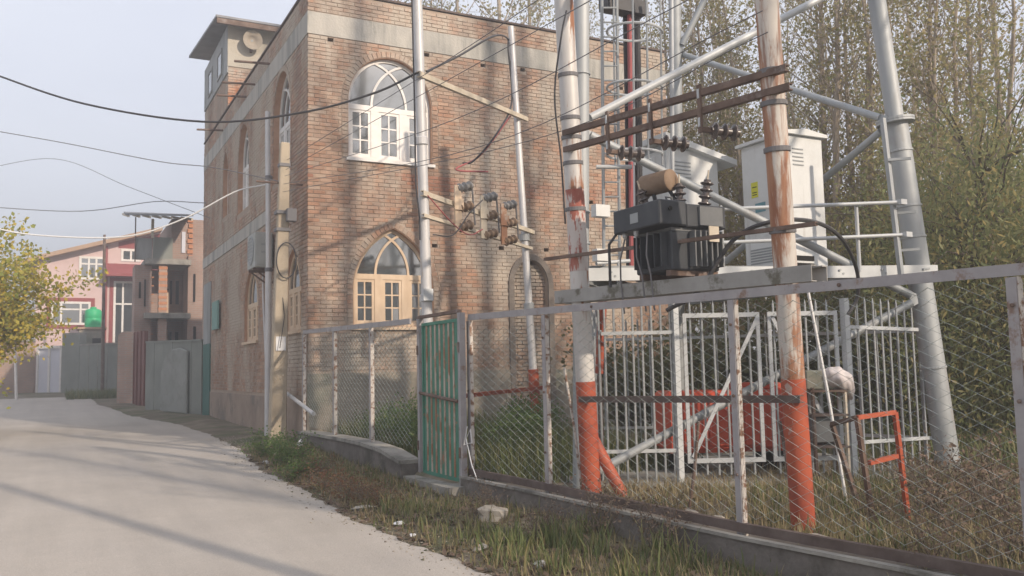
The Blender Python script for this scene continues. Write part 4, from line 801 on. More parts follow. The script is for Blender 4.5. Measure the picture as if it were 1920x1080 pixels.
# ================================================================== fuse pole frame (two slim silver poles)
A0, A1 = np.array([4.62, 11.28, .3]), np.array([4.28, 10.80, 7.3]); B0, B1 = np.array([7.43, 13.35, .3]), np.array([7.05, 13.3, 7.65])
def onp(p, q, z): return p+(q-p)*((z-p[2])/(q[2]-p[2]))
fpf = thing('fuse_pole_frame', (A0+B0)/2, 'pair of slim silver poles carrying three fuse cut-outs in front of the brick wall', 'pole frame')
o = MB().tube([A0, onp(A0,A1,3.3), A1], .078, 16, r_end=.066).build('pole', 'silver', fpf, smooth=True)
for z in (2.62, 4.75): c = onp(A0,A1,z); MB().lathe(c-(0,0,.05), A1-A0, [(.075,0),(.086,.01),(.086,.1),(.075,.11)], 16).build('collar', 'silver', o)
c = onp(A0,A1,2.68); MB().box(c+(-.09,-.12,-.1), c+(.05,-.078,.06)).build('plate', 'galv_light', o)
b6 = onp(B0,B1,1.62); o = MB().tube([b6, onp(B0,B1,4.2), B1], .066, 16, r_end=.054).build('pole', 'silver', fpf, smooth=True)
MB().tube([B0, b6], .09, 16).build('painted_base', 'orange', o, smooth=True)
for z in (3.9, 2.7): c = onp(B0,B1,z); MB().lathe(c-(0,0,.06), B1-B0, [(.07,0),(.09,.01),(.09,.12),(.07,.13)], 16).build('collar', 'galv', o)
ab = unit((B0-A0)*(1,1,0)); sdn = np.array([ab[1], -ab[0], 0])    # towards the camera
if sdn[1] > 0: sdn = -sdn
def arm(z1, z2, ext=.28, h=.075, m='arm_wood', name='crossarm', off=.09):
    p = onp(A0,A1,z1)+sdn*off-ab*.14; q = onp(B0,B1,z2)+sdn*off+ab*ext; o = MB().channel(p, q, .05, h, .008, side=-sdn).build(name, m, fpf); return p, q
p1a, p1b = arm(5.62, 6.05); 
pf1 = arm(4.02, 4.02, .25, .07); pf2 = arm(3.72, 3.72, .12, .05)
arm(1.25, 1.30, .2, .06, 'orange', 'lower_brace')
def insul(mb, c, ax, L, r, n=4, core=.4):
    prof = [(r*core,0)]
    for k in range(n): h = L*(k+.15)/n; prof += [(r*core,h),(r,h+L/n*.25),(r*.96,h+L/n*.4),(r*core,h+L/n*.55)]
    prof += [(r*core,L)]; mb.lathe(c, ax, prof, 14)
for k, (t, cm) in enumerate(((.225,'raw_wood'),(.44,'arm_wood'),(.63,'gate_rust'))):
    base = pf1[0]+(pf1[1]-pf1[0])*t; c = base+sdn*.06+np.array([0,0,-.06])
    fz = MB().box(c+(-.05,-.02,-.34), c+(.05,.02,.32)).build('fuse_bracket', cm, fpf)
    for zz in (.27, -.02, -.30):
        mb = MB(); insul(mb, c+(0,0,zz), sdn*.4+ab*.9+np.array([0,0,.3]), .27, .075, 3, .55); mb.build('insulator', 'drum' if zz < .2 else 'porcelain_grey', fz, smooth=True)
    e = c+unit(sdn*.4+ab*.9+np.array([0,0,.3]))*.27; MB().tube([e+(0,0,.27), e+ab*.08+(0,0,-.30)], .014, 8).build('fuse_tube', 'cable_grey', fz)
    MB().box(c+(-.07,-.05,-.04), c+(.07,-.02,.12)).build('cap_plate', cm, fz)
# ================================================================== transformer double pole
P1b, P1t = np.array([4.90, 7.70, .25]), np.array([4.55, 7.44, 5.75]); P2b, P2t = np.array([5.36, 5.30, .25]), np.array([5.01, 5.08, 4.95])
hfm = thing('transformer_pole_frame', (P1b+P2b)/2, 'two stout leaning steel poles with orange bases joined by rusty channels', 'pole frame')
def pole(p, q, segs, r):
    root = None
    for i, (za, zb, m, nm) in enumerate(segs):
        a, c = onp(p, q, za), onp(p, q, zb); rr = r if nm != 'painted_base' else r+.003
        o = MB().tube([a, (a+c)/2, c], rr, 22).build('pole' if root is None else nm, m, hfm if root is None else root, smooth=True); root = root or o
    return root
pA = pole(P1b, P1t, [(3.45,5.75,'silver_rust','shaft'),(.25,1.50,'orange','painted_base'),(1.501,2.62,'silver_rust','lower_shaft'),(2.621,3.449,'red_peel','red_section')], .098)
pB = pole(P2b, P2t, [(1.52,4.95,'rusty','shaft'),(.25,1.519,'orange','painted_base')], .093)
MB().tube([onp(P1b,P1t,.95)+(.05,.03,0), (5.12,7.45,.33)], .06, 14).build('raking_stub', 'orange', pA, smooth=True)
for p, q, rt, zs in ((P1b,P1t,pA,(3.25,3.72,3.98,4.18,4.62)), (P2b,P2t,pB,(2.7,3.35,3.72,3.98))):
    for z in zs: c = onp(p,q,z); MB().lathe(c-(0,0,.022), q-p, [(.094,0),(.106,.004),(.106,.04),(.094,.044)], 22).build('clamp_ring', 'cable_grey', rt)
hd_ = unit((P2b-P1b)*(1,1,0)); hs = np.array([hd_[1], -hd_[0], 0]); hs = hs if hs[0] < 0 else -hs    # towards the road
def chan(z1, z2, w, h, m, name, e1=.15, e2=.15, off=.105, both=False):
    for sgn in ((1,-1) if both else (1,)):
        p = onp(P1b,P1t,z1)+hs*off*sgn-hd_*e1; q = onp(P2b,P2t,z2)+hs*off*sgn+hd_*e2
        MB().channel(p, q, w, h, .009, side=-hs*sgn).build(name, m, hfm)
    return p, q
chan(4.02, 3.94, .045, .055, 'brown_steel', 'upper_crossarm', .02, .20)
u2 = chan(3.85, 3.79, .045, .055, 'brown_steel', 'lower_crossarm', .02, .22)
chan(2.78, 2.70, .03, .032, 'brown_steel', 'middle_rail', .42, .36)
chan(2.37, 2.33, .06, .13, 'grey_channel', 'platform_channel', .28, .30, both=True)
chan(1.32, 1.36, .05, .06, 'brown_rail', 'lower_rail', .0, .12)
chan(5.55, 5.5, .06, .10, 'brown_steel', 'top_crossarm', .05, .5, both=True)
for k, t in enumerate((.27,.50,.735)):
    p = onp(P1b,P1t,3.94)+(onp(P2b,P2t,3.84)-onp(P1b,P1t,3.94))*t
    o = MB().box(p+(-.12,-.022,-.25), p+(-.10,.022,.17)).box(p+(-.10,-.02,-.24), p+(.0,.02,-.20)).build('insulator_bracket', 'brown_steel', hfm)
    mb = MB(); insul(mb, p+(.0,0,-.22), (.9,-.25,-.05), .26, .075, 3, .5); mb.build('disc_insulator', 'porcelain', o, smooth=True)
    MB().box(p+(-.128,-.012,-.2), p+(-.1205,.012,-.12)).box(p+(-.128,-.012,.05), p+(-.1205,.012,.13)).build('bracket_bolt', 'galv_light', o)
# transformer on the platform
tc = np.array([5.02, 6.42, 2.435]); 
tf = thing('transformer', tc, 'dark grey pole transformer with a brown conservator drum standing on the platform', 'transformer')
box_part('tank', tc+(-.20,-.26,.05), tc+(.34,.28,.40), 'trafo', tf, bevel=.012)
for y in (-.2, .2): box_part('base_skid', tc+(-.2,y-.03,0), tc+(.34,y+.03,.049), 'brown_steel', tf)
box_part('terminal_box', tc+(-.36,-.31,.44), tc+(-.06,.40,.66), 'trafo', tf, bevel=.01)
box_part('top_cover', tc+(-.055,-.30,.43), tc+(.40,.32,.64), 'trafo', tf, bevel=.012)
box_part('neck', tc+(-.19,-.25,.401), tc+(.33,.27,.429), 'trafo_grey', tf)
for k in range(6): x = -.0+k*.062; box_part('cooling_fin', tc+(x,-.34,.08), tc+(x+.014,-.262,.40), 'trafo_grey', tf)
box_part('side_panel', tc+(.08,-.325,.45), tc+(.34,-.302,.62), 'trafo_grey', tf); box_part('warning_plate', tc+(.15,-.36,.30), tc+(.26,-.345,.44), 'arm_wood', tf)
MB().lathe(tc+(-.25,-.32,.58), (0,-1,0), [(.02,0),(.02,.012)], 12).build('bolt_hole', 'dark', tf)
MB().lathe(tc+(-.02,.36,.92), (.25,-1,.03), [(.09,0),(.105,.012),(.105,.33),(.09,.342),(.03,.35)], 22).build('conservator', 'drum', tf, smooth=True)
MB().tube([tc+(-.0,.24,.84), tc+(.02,.20,.64)], .02, 8).tube([tc+(.05,.08,.86), tc+(.16,.02,.64)], .018, 8).build('conservator_pipe', 'trafo', tf)
for x, y, tl in ((-.02,.28,(-.35,.1,1)),(.12,.0,(.0,0,1)),(.22,-.22,(.12,-.1,1))):
    mb = MB(); insul(mb, tc+(x,y,.64), tl, .25, .062, 4, .5); o = mb.build('bushing', 'porcelain', tf, smooth=True)
    e = tc+np.array((x,y,.64))+unit(tl)*.25; MB().tube([e, e+unit(tl)*.09], .008, 6).build('terminal_stud', 'arm_wood', o)
for x0_, y0_ in ((-.3,.30),(-.3,.12)): MB().lathe(tc+(x0_,y0_,.44), (0,0,-1), [(.025,0),(.025,.03),(.012,.05)], 10).build('cable_gland', 'galv_light', tf)
for x0_, y0_, dx in ((-.3,.30,.06),(-.3,.12,-.02),(-.3,-.05,.0)): MB().tube([tc+(x0_,y0_,.40), tc+(x0_-.02,y0_+dx,.2), tc+(x0_+.02,y0_+dx*2,.02), tc+(x0_+.05,y0_+dx*2,-.3)], .008, 6).build('drop_cable', 'cable_grey', tf)

for k in range(7):
    y = -.27+k*.088; MB().lathe(tc+(-.02,y,.64), (0,0,1), [(.012,0),(.012,.014)], 8).build('lid_bolt', 'galv', tf)
    MB().lathe(tc+(.37,y,.64), (0,0,1), [(.012,0),(.012,.014)], 8).build('lid_bolt', 'galv', tf)
for y in (-.22, .22): MB().tube([tc+(-.19,y,.62), tc+(-.21,y,.70), tc+(-.15,y,.70), tc+(-.13,y,.62)], .012, 6).build('lifting_lug', 'trafo_grey', tf)
for k in range(5): box_part('cooling_fin', tc+(-.27,-.20+k*.1,.09), tc+(-.202,-.188+k*.1,.39), 'trafo', tf)
box_part('rating_plate', tc+(-.365,.0,.50), tc+(-.3605,.12,.59), 'vent', tf)
MB().tube([tc+(-.29,.36,.52), tc+(-.40,.42,.35), tc+(-.38,.45,-.05)], .014, 7).build('earth_cable', 'cable', tf)
# ================================================================== tubular mobile tower
Lb, Lt = np.array([5.10, 8.24, .30]), np.array([5.20, 8.02, 7.2]); Rb, Rt = np.array([9.44, 6.98, .28]), np.array([8.93, 7.22, 6.4]); Kb, Kt = np.array([8.86, 11.3, .35]), np.array([8.66, 10.7, 8.6])
tw = thing('mobile_tower', (7.4, 8.4, .35), 'galvanised tubular steel tower with splayed legs braces platform and caged ladder', 'tower')
def leg(p, q, r0, r1, zf=None):
    c = [p, onp(p,q,2.6), onp(p,q,zf) if zf else onp(p,q,4.5), q]; o = MB().tube([c[0],c[1],c[2]], r0, 24).build('leg', 'galv', tw, smooth=True)
    MB().tube([c[2], q], r1, 24).build('upper_leg', 'galv', o, smooth=True)
    if zf: MB().lathe(c[2]-(0,0,.03), q-p, [(r0,0),(r0+.085,.004),(r0+.085,.03),(r1,.031),(r0+.085,.034),(r0+.085,.062),(r1,.066)], 26).build('flange', 'galv', o)
    return o
lL = leg(Lb, Lt, .088, .088); lR = leg(Rb, Rt, .138, .104, 4.55); lK = leg(Kb, Kt, .10, .10)
for z in (1.55, 2.72, 3.12, 3.50, 4.18): c = onp(Rb,Rt,z); MB().lathe(c-(0,0,.014), Rt-Rb, [(.139,0),(.151,.004),(.151,.024),(.139,.028)], 26).build('clamp_ring', 'galv', lR)
for z in (3.0, 3.35, 4.9): c = onp(Lb,Lt,z); MB().lathe(c-(0,0,.014), Lt-Lb, [(.089,0),(.102,.004),(.102,.024),(.089,.028)], 20).build('clamp_ring', 'galv', lL)
def brace(p, q, r=.042, m='galv', name='brace'): 
    d = unit(np.asarray(q)-np.asarray(p)); o = MB().tube([p, q], r, 14).build(name, m, tw, smooth=True)
    for e, s in ((p, 1), (q, -1)): MB().bar(np.asarray(e)+d*s*.02, np.asarray(e)-d*s*.10, .012, .09).build('end_plate', 'galv', o)
L = lambda z: onp(Lb,Lt,z); R = lambda z: onp(Rb,Rt,z); K = lambda z: onp(Kb,Kt,z)
brace(L(4.22)+(.12,0,0), R(2.42)-(.22,0,0), .048); brace(R(2.32)-(.22,0,0), L(.48)+(.14,0,0), .048); brace(L(4.42)+(.12,0,0), R(6.35)-(.2,0,0), .045, 'galv_light')
brace(K(6.55)+(.1,-.1,0), R(4.62)-(.12,-.12,0), .045); brace(K(6.7)+(.05,-.1,0), K(6.7)+(.75,-.6,1.6), .05); brace(R(4.45)+(-.12,.14,0), K(2.75)+(.08,-.1,0), .045)
pL, pR = L(2.64)+(-.1,-.12,0), R(2.70)+(.12,-.17,0)
MB().channel(pL, pR, .06, .14, .008, side=(.28,.96,0)).build('platform_beam', 'galv_light', tw)
for k in range(8):
    p = pL+(pR-pL)*(.08+k*.125)
    for dx, dz in ((0,.02),(.05,-.02)): MB().lathe(p+(dx,-.01,dz), (-.3,-.95,0), [(.014,0),(.014,.012)], 8).build('beam_bolt', 'galv', tw)
pK = K(2.66); MB().channel(L(2.62)+(.1,.1,0), pK+(-.1,-.1,0), .06, .14, .008).build('platform_beam', 'galv', tw); MB().channel(R(2.66)+(-.1,.2,0), pK+(.1,-.1,0), .06, .14, .008).build('platform_beam', 'galv', tw)
mb = MB()
cn = [pL+(.25,.2,.1), pR+(-.3,.22,.04), pK+(-.0,-.25,.06)]
mb.prism(cn, (0,0,.03)); mb.build('platform_deck', 'vent', tw)
# railing
def rail(p, q, r=.022, m='galv_light'): return MB().tube([p, q], r, 10).build('railing', m, tw, smooth=True)
rp = hD(1352,392,10.1); rp2 = hD(1356,512,10.1); rail(rp2, rp+(0,0,.03))
rq = hD(1605,382,10.25); rail(hD(1612,510,10.25), rq+(0,0,.02))
rail(rp, hD(1690,379,10.25)); rail(hD(1352,455,10.1), hD(1700,440,10.25)); rail(hD(1118,313,10), hD(1185,313,10), .025)
rail(hD(1118,494,9.75), hD(1180,489,10.0)); rail(hD(1160,490,9.9), hD(1160,536,9.9))
for px, py in ((1690,379),(1700,440)): c = hD(px, py, 10.25); MB().box(c-(.05,.04,.03), c+(.05,.04,.03)).build('rail_clamp', 'galv_light', tw)
MB().bar(hD(1655,222,10.45), hD(1690,520,10.2), .05, .05).build('cable_tray', 'galv', tw)
for y in (300, 400, 470): MB().bar(hD(1655+(y-222)*.117,y,10.35), hD(1700+(y-222)*.1,y-3,10.3), .03, .03).build('tray_bracket', 'galv', tw)
# caged ladder with feeder cables
Dl = 10.6; l0, l1 = hD(1133,560,Dl), hD(1128,-40,Dl); m0, m1 = hD(1163,560,Dl+.3), hD(1156,-40,Dl+.3)
ld = MB().tube([l0, l1], .02, 8).tube([m0, m1], .02, 8).build('ladder', 'galv', tw)
for k in range(22): t = k/22; MB().tube([l0+(l1-l0)*t, m0+(m1-m0)*t], .011, 6, cap=False).build('rung', 'galv', ld)
for y in (60, 165, 290): 
    c = hD(1190, y, 10.75); rr = .36; MB().tube([c+np.array([rr*math.cos(a), rr*math.sin(a)*.8, 0]) for a in np.linspace(0.4, 5.9, 20)], .016, 6).build('cage_hoop', 'galv_light', ld)
for px, dd in ((1212,10.5),(1238,10.9),(1186,10.3),(1150,11.0)): MB().tube([hD(px+4,310,dd), hD(px,-40,dd)], .013, 6).build('cage_strip', 'galv', ld)
rail(hD(1262,500,10.9), hD(1259,-40,10.9), .026)
cb = MB()
for k, px in enumerate((1169,1176,1189,1194)): cb.tube([hD(px+8,520,11.3), hD(px+5,200,11.3), hD(px,-40,11.3)], .032 if k != 0 else .02, 8)
cb.build('feeder_cable', 'cable', tw)
MB().tube([hD(1184,520,11.25), hD(1182,200,11.25), hD(1179,-40,11.25)], .03, 8).build('red_feeder_cable', 'cable_red', tw)
MB().box(hD(1168,14,11.2)-(.3,.1,.08), hD(1168,14,11.2)+(.3,.1,.10)).build('cable_clamp', 'cable', tw)
# small grey boxes on the left leg
for px, py in ((1128,478),(1126,395)): c = hD(px,py,9.55); MB().box(c-(.09,.05,.07), c+(.09,.05,.06)).build('leg_box', 'cabinet', tw)
# equipment cabinets on the platform
def cabinet(name, c, w, d, h, label, canopy):
    t = thing(name, c, label, 'cabinet'); x, y, z = c
    box_part('body', (x,y,z+.04), (x+w,y+d,z+h), 'cabinet', t, bevel=.012); box_part('plinth', (x+.03,y+.03,z), (x+w-.03,y+d-.03,z+.039), 'vent', t)
    if canopy == 'flat':
        MB().prism([(x-.05,y-.05,z+h+.001),(x+w+.05,y-.05,z+h+.001),(x+w+.05,y-.05,z+h+.04),(x+w/2,y-.05,z+h+.085),(x-.05,y-.05,z+h+.04)], (0,d+.1,0)).build('roof', 'cabinet', t)
    else:
        MB().prism([(x-.08,y-.1,z+h+.10),(x+w+.25,y-.1,z+h-.16),(x+w+.25,y-.1,z+h-.08),(x-.08,y-.1,z+h+.18)], (0,d+.2,0)).build('roof', 'cabinet', t)
        box_part('roof_riser', (x+.02,y+.02,z+h+.001), (x+w*.35,y+d-.02,z+h+.07), 'vent', t)
    dr = box_part('door', (x-.014,y+.04,z+.1), (x-.001,y+d-.04,z+h-.06), 'cabinet', t, bevel=.004); MB().box((x-.035,y+.09,z+h*.48), (x-.0141,y+.13,z+h*.6)).build('handle', 'vent', dr)
    for k in range(6): box_part('vent_slat', (x-.02,y+.12,z+.16+k*.035), (x-.0142,y+d-.12,z+.178+k*.035), 'vent', dr)
    for k in range(5): box_part('side_vent', (x+.1,y-.008,z+h-.18-k*.05), (x+w*.45,y-.0005,z+h-.165-k*.05), 'vent', t)
    for k in range(2): box_part('lower_grille', (x+.08,y-.009,z+.06+k*.09), (x+w*.6,y-.0005,z+.12+k*.09), 'dark', t)
    return t, dr
ct, dr = cabinet('equipment_cabinet', np.array([7.97, 7.86, 2.74]), .62, .80, 1.72, 'pale grey cabinet with a yellow sticker on the tower platform right of the transformer', 'flat')
x, y, z = 7.97, 7.86, 2.74
box_part('warning_sticker', (x-.0175,y+.50,z+1.02), (x-.0145,y+.62,z+1.22), 'yellow', dr); [box_part('sticker_mark', (x-.0185,y+.52,z+zz), (x-.0176,y+.60,z+zz+.012), 'dark', dr) for zz in (1.05,1.08,1.15)]; box_part('name_plate', (x-.0175,y+.38,z+.82), (x-.0145,y+.56,z+.94), 'teal_label', dr)
ct, dr = cabinet('equipment_cabinet', np.array([7.02, 9.0, 2.74]), .85, .8, 1.72, 'pale grey cabinet with sloping roof behind the transformer', 'slope')
# steel palisade fence round the tower base
FP = [np.array([5.42, 8.26, .33]), np.array([6.15, 7.86, .33]), np.array([7.86, 7.0, .33]), np.array([9.42, 7.1, .30])]
pfn = thing('palisade_fence', (FP[0]+FP[2])/2, 'pale galvanised picket fence around the foot of the tower', 'fence')
def picket(p, h0, h1, m='galv', parent=pfn, r=.013):
    mb = MB(); mb.tube([p+(0,0,h0), p+(0,0,h1-.05), p+(0,0,h1)], [r, r, .002], 6, cap=True); return mb.build('picket', m, parent)
def bay(a, b, n, h, rails, parent=pfn):
    d = b-a
    for k in range(n): picket(a+d*((k+.5)/n), .02, h+random.uniform(-.012,.012), parent=parent)
    for z in rails: MB().bar(a+(0,0,z)-(0,.02,0), b+(0,0,z)-(0,.02,0), .012, .04).build('rail', 'galv_light', parent)
bay(FP[0], FP[1], 8, 2.05, (.38, 1.68)); bay(FP[2], FP[3], 11, 2.05, (.42, 1.70))
for p in (FP[1], FP[2]): MB().box(p+(-.035,-.035,0), p+(.035,.035,2.02)).build('post', 'galv_light', pfn)
c0, c1 = np.array([8.2, 10.4, .34]), np.array([9.45, 7.15, .30]); bay(c0, c1, 14, 2.0, (.4, 1.7)); bay(FP[0], np.array([6.9, 11.2, .34]), 14, 2.0, (.4, 1.7)); bay(np.array([6.9, 11.2, .34]), c0, 9, 2.0, (.4, 1.7))
def gate_leaf(a, b, label, flip):
    t = thing('fence_gate', (a+b)/2, label, 'gate'); d = b-a; e = unit(d)
    for z in (.26, 1.86): MB().bar(a+e*.03+(0,0,z), b-e*.03+(0,0,z), .03, .05).build('gate_rail', 'galv_light', t)
    for p in (a+e*.05, b-e*.05): MB().bar(p+(0,0,.285), p+(0,0,1.835), .04, .035, side=e).build('gate_stile', 'galv_light', t)
    s, q = (a, b) if not flip else (b, a); MB().bar(s+(b-a)*(.08 if not flip else -.08)+(0,-.03,.3), q-(b-a)*(.08 if not flip else -.08)+(0,-.03,1.82), .02, .04).build('diagonal_brace', 'galv_light', t)
    for k in range(1, 7): picket(a+d*(k/7)+(0,.028,0), .10, 2.02, parent=t)
mid = FP[1]+(FP[2]-FP[1])*.52
gate_leaf(FP[1]+unit(FP[2]-FP[1])*.06, mid-unit(FP[2]-FP[1])*.015, 'left leaf of the pale picket gate in front of the red generator', False); gate_leaf(mid+unit(FP[2]-FP[1])*.015, FP[2]-unit(FP[2]-FP[1])*.06, 'right leaf of the pale picket gate behind the orange pole base', True)
pl = MB(); pl.prism([(5.3,8.1,.2),(7.9,6.86,.2),(9.6,6.8,.2),(9.6,11.3,.2),(6.9,11.5,.2),(5.3,8.9,.2)], (0,0,.17)); ps = pl.build('tower_plinth', 'concrete', None, loc=(7.2,8.2,.3)); tag(ps, 'pale concrete slab under the tower and its picket fence', 'slab')
pq = hD(1124, 700, 10.0); pq2 = hD(1130, 560, 10.0); pb_ = pq.copy(); pb_[2] = .36
pp = thing('painted_post', pb_, 'short orange-topped post just right of the left transformer pole', 'post')
MB().tube([pq, pq2], .05, 14).build('orange_section', 'orange', pp, smooth=True); MB().tube([pb_, pq-(0,0,.001)], .03, 12).build('bare_section', 'brown_rail', pp, smooth=True)
# red generator behind the pickets
gc = np.array([7.22, 8.12, .38]); gn = thing('generator', gc, 'bright red rounded generator tank behind the picket gate', 'generator')
ga = unit(np.array([.86,-.38,0])); gb = np.array([-ga[1], ga[0], 0])
def gbox(a0, a1, b0, b1, z0, z1): return [gc+ga*a0+gb*b0+(0,0,z0), gc+ga*a1+gb*b0+(0,0,z0), gc+ga*a1+gb*b1+(0,0,z0), gc+ga*a0+gb*b1+(0,0,z0), gc+ga*a0+gb*b0+(0,0,z1), gc+ga*a1+gb*b0+(0,0,z1), gc+ga*a1+gb*b1+(0,0,z1), gc+ga*a0+gb*b1+(0,0,z1)]
BX = [(0,3,2,1),(4,5,6,7),(0,1,5,4),(1,2,6,5),(2,3,7,6),(3,0,4,7)]
MB().add(gbox(-.85,.75,0,.7,.22,.95), BX).build('housing', 'red_tank', gn, bevel=.06)
for a in (-.62,-.2,.22,.6): MB().add(gbox(a-.13,a+.13,-.03,-.001,.30,.85), BX).build('panel', 'red_tank', gn, bevel=.01)
MB().add(gbox(.1,.6,.1,.6,.951,1.03), BX).build('filler_box', 'red_tank', gn, bevel=.015)
for a in (-.6, .5): MB().add(gbox(a-.08,a+.08,.05,.65,0,.219), BX).build('skid', 'dark', gn)
# red angle-iron stand and cluttered rack by the fence
def px_stand(): pass
sb0 = np.array([6.05, 4.95, .34]); 
sd = thing('angle_stand', sb0, 'red angle-iron stand with rusty legs on the dry grass', 'stand')
q = {k: hD(*v) for k, v in dict(tl=(1560,795,7.9), tm=(1607,783,7.1), tr=(1678,773,7.25), bm=(1640,1010,7.1), br=(1700,925,7.35), b0=(1612,960,7.9), ml=(1630,868,7.1), mr=(1682,855,7.25)).items()}
for k in ('bm','br','b0'): q[k][2] = gz(q[k][0], q[k][1])-.02
for a, b_, nm, m in (('tl','tm','top_rail','brown_steel'),('tm','tr','top_rail','orange'),('tm','bm','leg','brown_steel'),('tr','br','leg','orange'),('tl','b0','leg','brown_steel'),('ml','mr','shelf_rail','orange')): MB().bar(q[a], q[b_], .035, .035).build(nm, m, sd)
rk0 = hZ(1560, 905, .35); rk0[2] = .35
rk = thing('work_rack', rk0, 'dark metal rack with a pale cloth thrown over it right of the orange pole', 'rack')
e1 = unit(np.array([.887,-.462,0])); e2 = np.array([.462,.887,0])
for a, b_ in ((-.16,0),(.19,0),(-.16,.4),(.19,.4)): MB().bar(rk0+e1*a+e2*b_, rk0+e1*a+e2*b_+(0,0,1.02), .03, .03).build('leg', 'arm_wood' if (a > 0 and b_ == 0) else 'brown_steel', rk)
for z in (.38, .72, .98): MB().obox(rk0+e1*.015+e2*.2+(0,0,z), e1*.2, e2*.22, (0,0,.012)).build('shelf', 'brown_rail' if z < .9 else 'brown_steel', rk)
MB().obox(rk0+e1*.0+e2*.2+(0,0,.56), e1*.14, e2*.14, (0,0,.14)).build('grey_bin', 'trafo_grey', rk, bevel=.01)
MB().obox(rk0-e1*.05+e2*.2+(0,0,1.10), e1*.16, e2*.16, (0,0,.105)).build('carton', 'plaster', rk, bevel=.012)
# cloth: a crumpled sack of cloth hanging over the edge
bm = bmesh.new(); bmesh.ops.create_icosphere(bm, subdivisions=4, radius=1)
for v in bm.verts:
    x, y, z = v.co; f = 1+.10*math.sin(5*x+3*z)*math.sin(4*y+2)+.06*math.sin(11*x-4*y+3*z)+.04*math.sin(17*y+9*z)
    s_ = max(0, x); v.co = Vector((x*.21*f+.02, y*.17*f, z*.115*f-.13*s_*s_*(1.2 if z < 0 else 1)-.02))
me = bpy.data.meshes.new('cloth'); bm.to_mesh(me); bm.free(); me.materials.append(M['cloth']); me.polygons.foreach_set('use_smooth', [True]*len(me.polygons))
co = bpy.data.objects.new('cloth', me); COL.objects.link(co); co.location = rk0+e1*.16+e2*.1+(0,0,1.13); co.rotation_euler = (0, .35, math.atan2(e1[1], e1[0]))
tag(co, 'crumpled pale cloth thrown over the work rack', 'cloth')
for pxa, pya, pxb, pyb, D, m, lab in ((1310,790,1288,985,7.9,'brown_steel','thin dark rod leaning left of the middle fence post'),(1462,790,1492,985,7.2,'brown_steel','thin dark rod standing left of the right orange pole base'),(1510,520,1585,905,8.2,'cable_white','pale hose hanging beside the right orange pole'),(1058,690,1092,925,8.95,'fence_white','thin pale rod leaning left of the left orange pole base')):
    a, b_ = hD(pxa,pya,D), hD(pxb,pyb,D); b_[2] = min(b_[2], gz(b_[0], b_[1])); tag(MB().tube([a, (a+b_)/2+(.015,0,0), b_], .014, 8).build('rod' if m != 'cable_white' else 'hose', m, None, loc=b_), lab, 'rod' if m != 'cable_white' else 'hose')
# ================================================================== overhead and hanging cables
def cable(pts, r, m, label, sag=0, name='cable', n=14, rough=0.0):
    P = []
    pts = [np.asarray(p, float) for p in pts]
    for a, b_ in zip(pts[:-1], pts[1:]):
        for k in range(n): t = k/n; P.append(a+(b_-a)*t-np.array([0,0,sag*4*t*(1-t)])+np.array([0,0,rough*math.sin(k*2.7)]))
    P.append(pts[-1]); return tag(MB().tube(P, r, 6).build(name, m, None, loc=P[-1]), label, 'cable', 'cables strung across the street')
def spline(pts, n=8):
    P = [np.asarray(p, float) for p in pts]; P = [2*P[0]-P[1]]+P+[2*P[-1]-P[-2]]; out = []
    for i in range(1, len(P)-2):
        for k in range(n):
            t = k/n; out.append(.5*((2*P[i])+(-P[i-1]+P[i+1])*t+(2*P[i-1]-5*P[i]+4*P[i+1]-P[i+2])*t*t+(-P[i-1]+3*P[i]-3*P[i+1]+P[i+2])*t**3))
    out.append(P[-2]); return out
def loose(pts, r, m, label, name='cable', group='cables hanging on the poles'):
    P = spline(pts); return tag(MB().tube(P, r, 7).build(name, m, None, loc=P[-1], smooth=True), label, 'cable', group)
A_at = lambda z: onp(A0,A1,z); B_at = lambda z: onp(B0,B1,z)
loose([hD(-60,118,15), hD(0,143,14.6), hD(160,195,13.8), hD(380,228,12.9), hD(560,212,12.4), hD(700,175,12.1), A_at(5.66)+(-.05,-.1,0)], .016, 'cable', 'thick black cable sagging from upper left to the left silver fuse pole')
loose([A_at(5.68)+(.06,-.1,0), hD(860,105,12.8), hD(925,68,13.6), B_at(7.38)+(-.12,-.06,.02), B_at(7.2)+(-.1,-.03,0), B_at(6.3)+(-.09,-.02,0), hD(935,245,14.2), hD(890,300,14.2), hD(868,306,14.1)], .016, 'cable', 'black cable looping over the top of the right silver fuse pole')
loose([B_at(6.1)+(-.09,-.05,0), hD(925,262,14.3), hD(895,296,14.3), hD(855,318,13.9), hD(915,322,14.2)], .014, 'cable_red', 'thin reddish cable drooping above the fuse cut-outs')
loose([hD(-40,420,18), hD(60,440,18), hD(230,444,18), hD(340,412,18), hD(440,360,18), b2+(-.07,0,5.15)], .016, 'cable_white', 'white cable sagging from the left edge to the slim silver pole')
loose([hD(-40,240,19), hD(120,268,18.5), hD(300,303,18), hD(400,314,17.6), along(5.2)+(-.1,0,0)], .009, 'cable_grey', 'thin wire from the left edge to the concrete pole top')
loose([hD(-40,387,30), hD(150,396,30), hD(290,378,30), np.array([XB-.01, 28.0, 6.9])], .014, 'cable_grey', 'dark wire sagging low to the far end of the brick building')
loose([hD(-40,318,34), hD(105,298,33), hD(240,350,31), np.array([XB-.01, 27.2, 6.3])], .010, 'cable_grey', 'faint kinked wire crossing the pale sky left of the brick building')
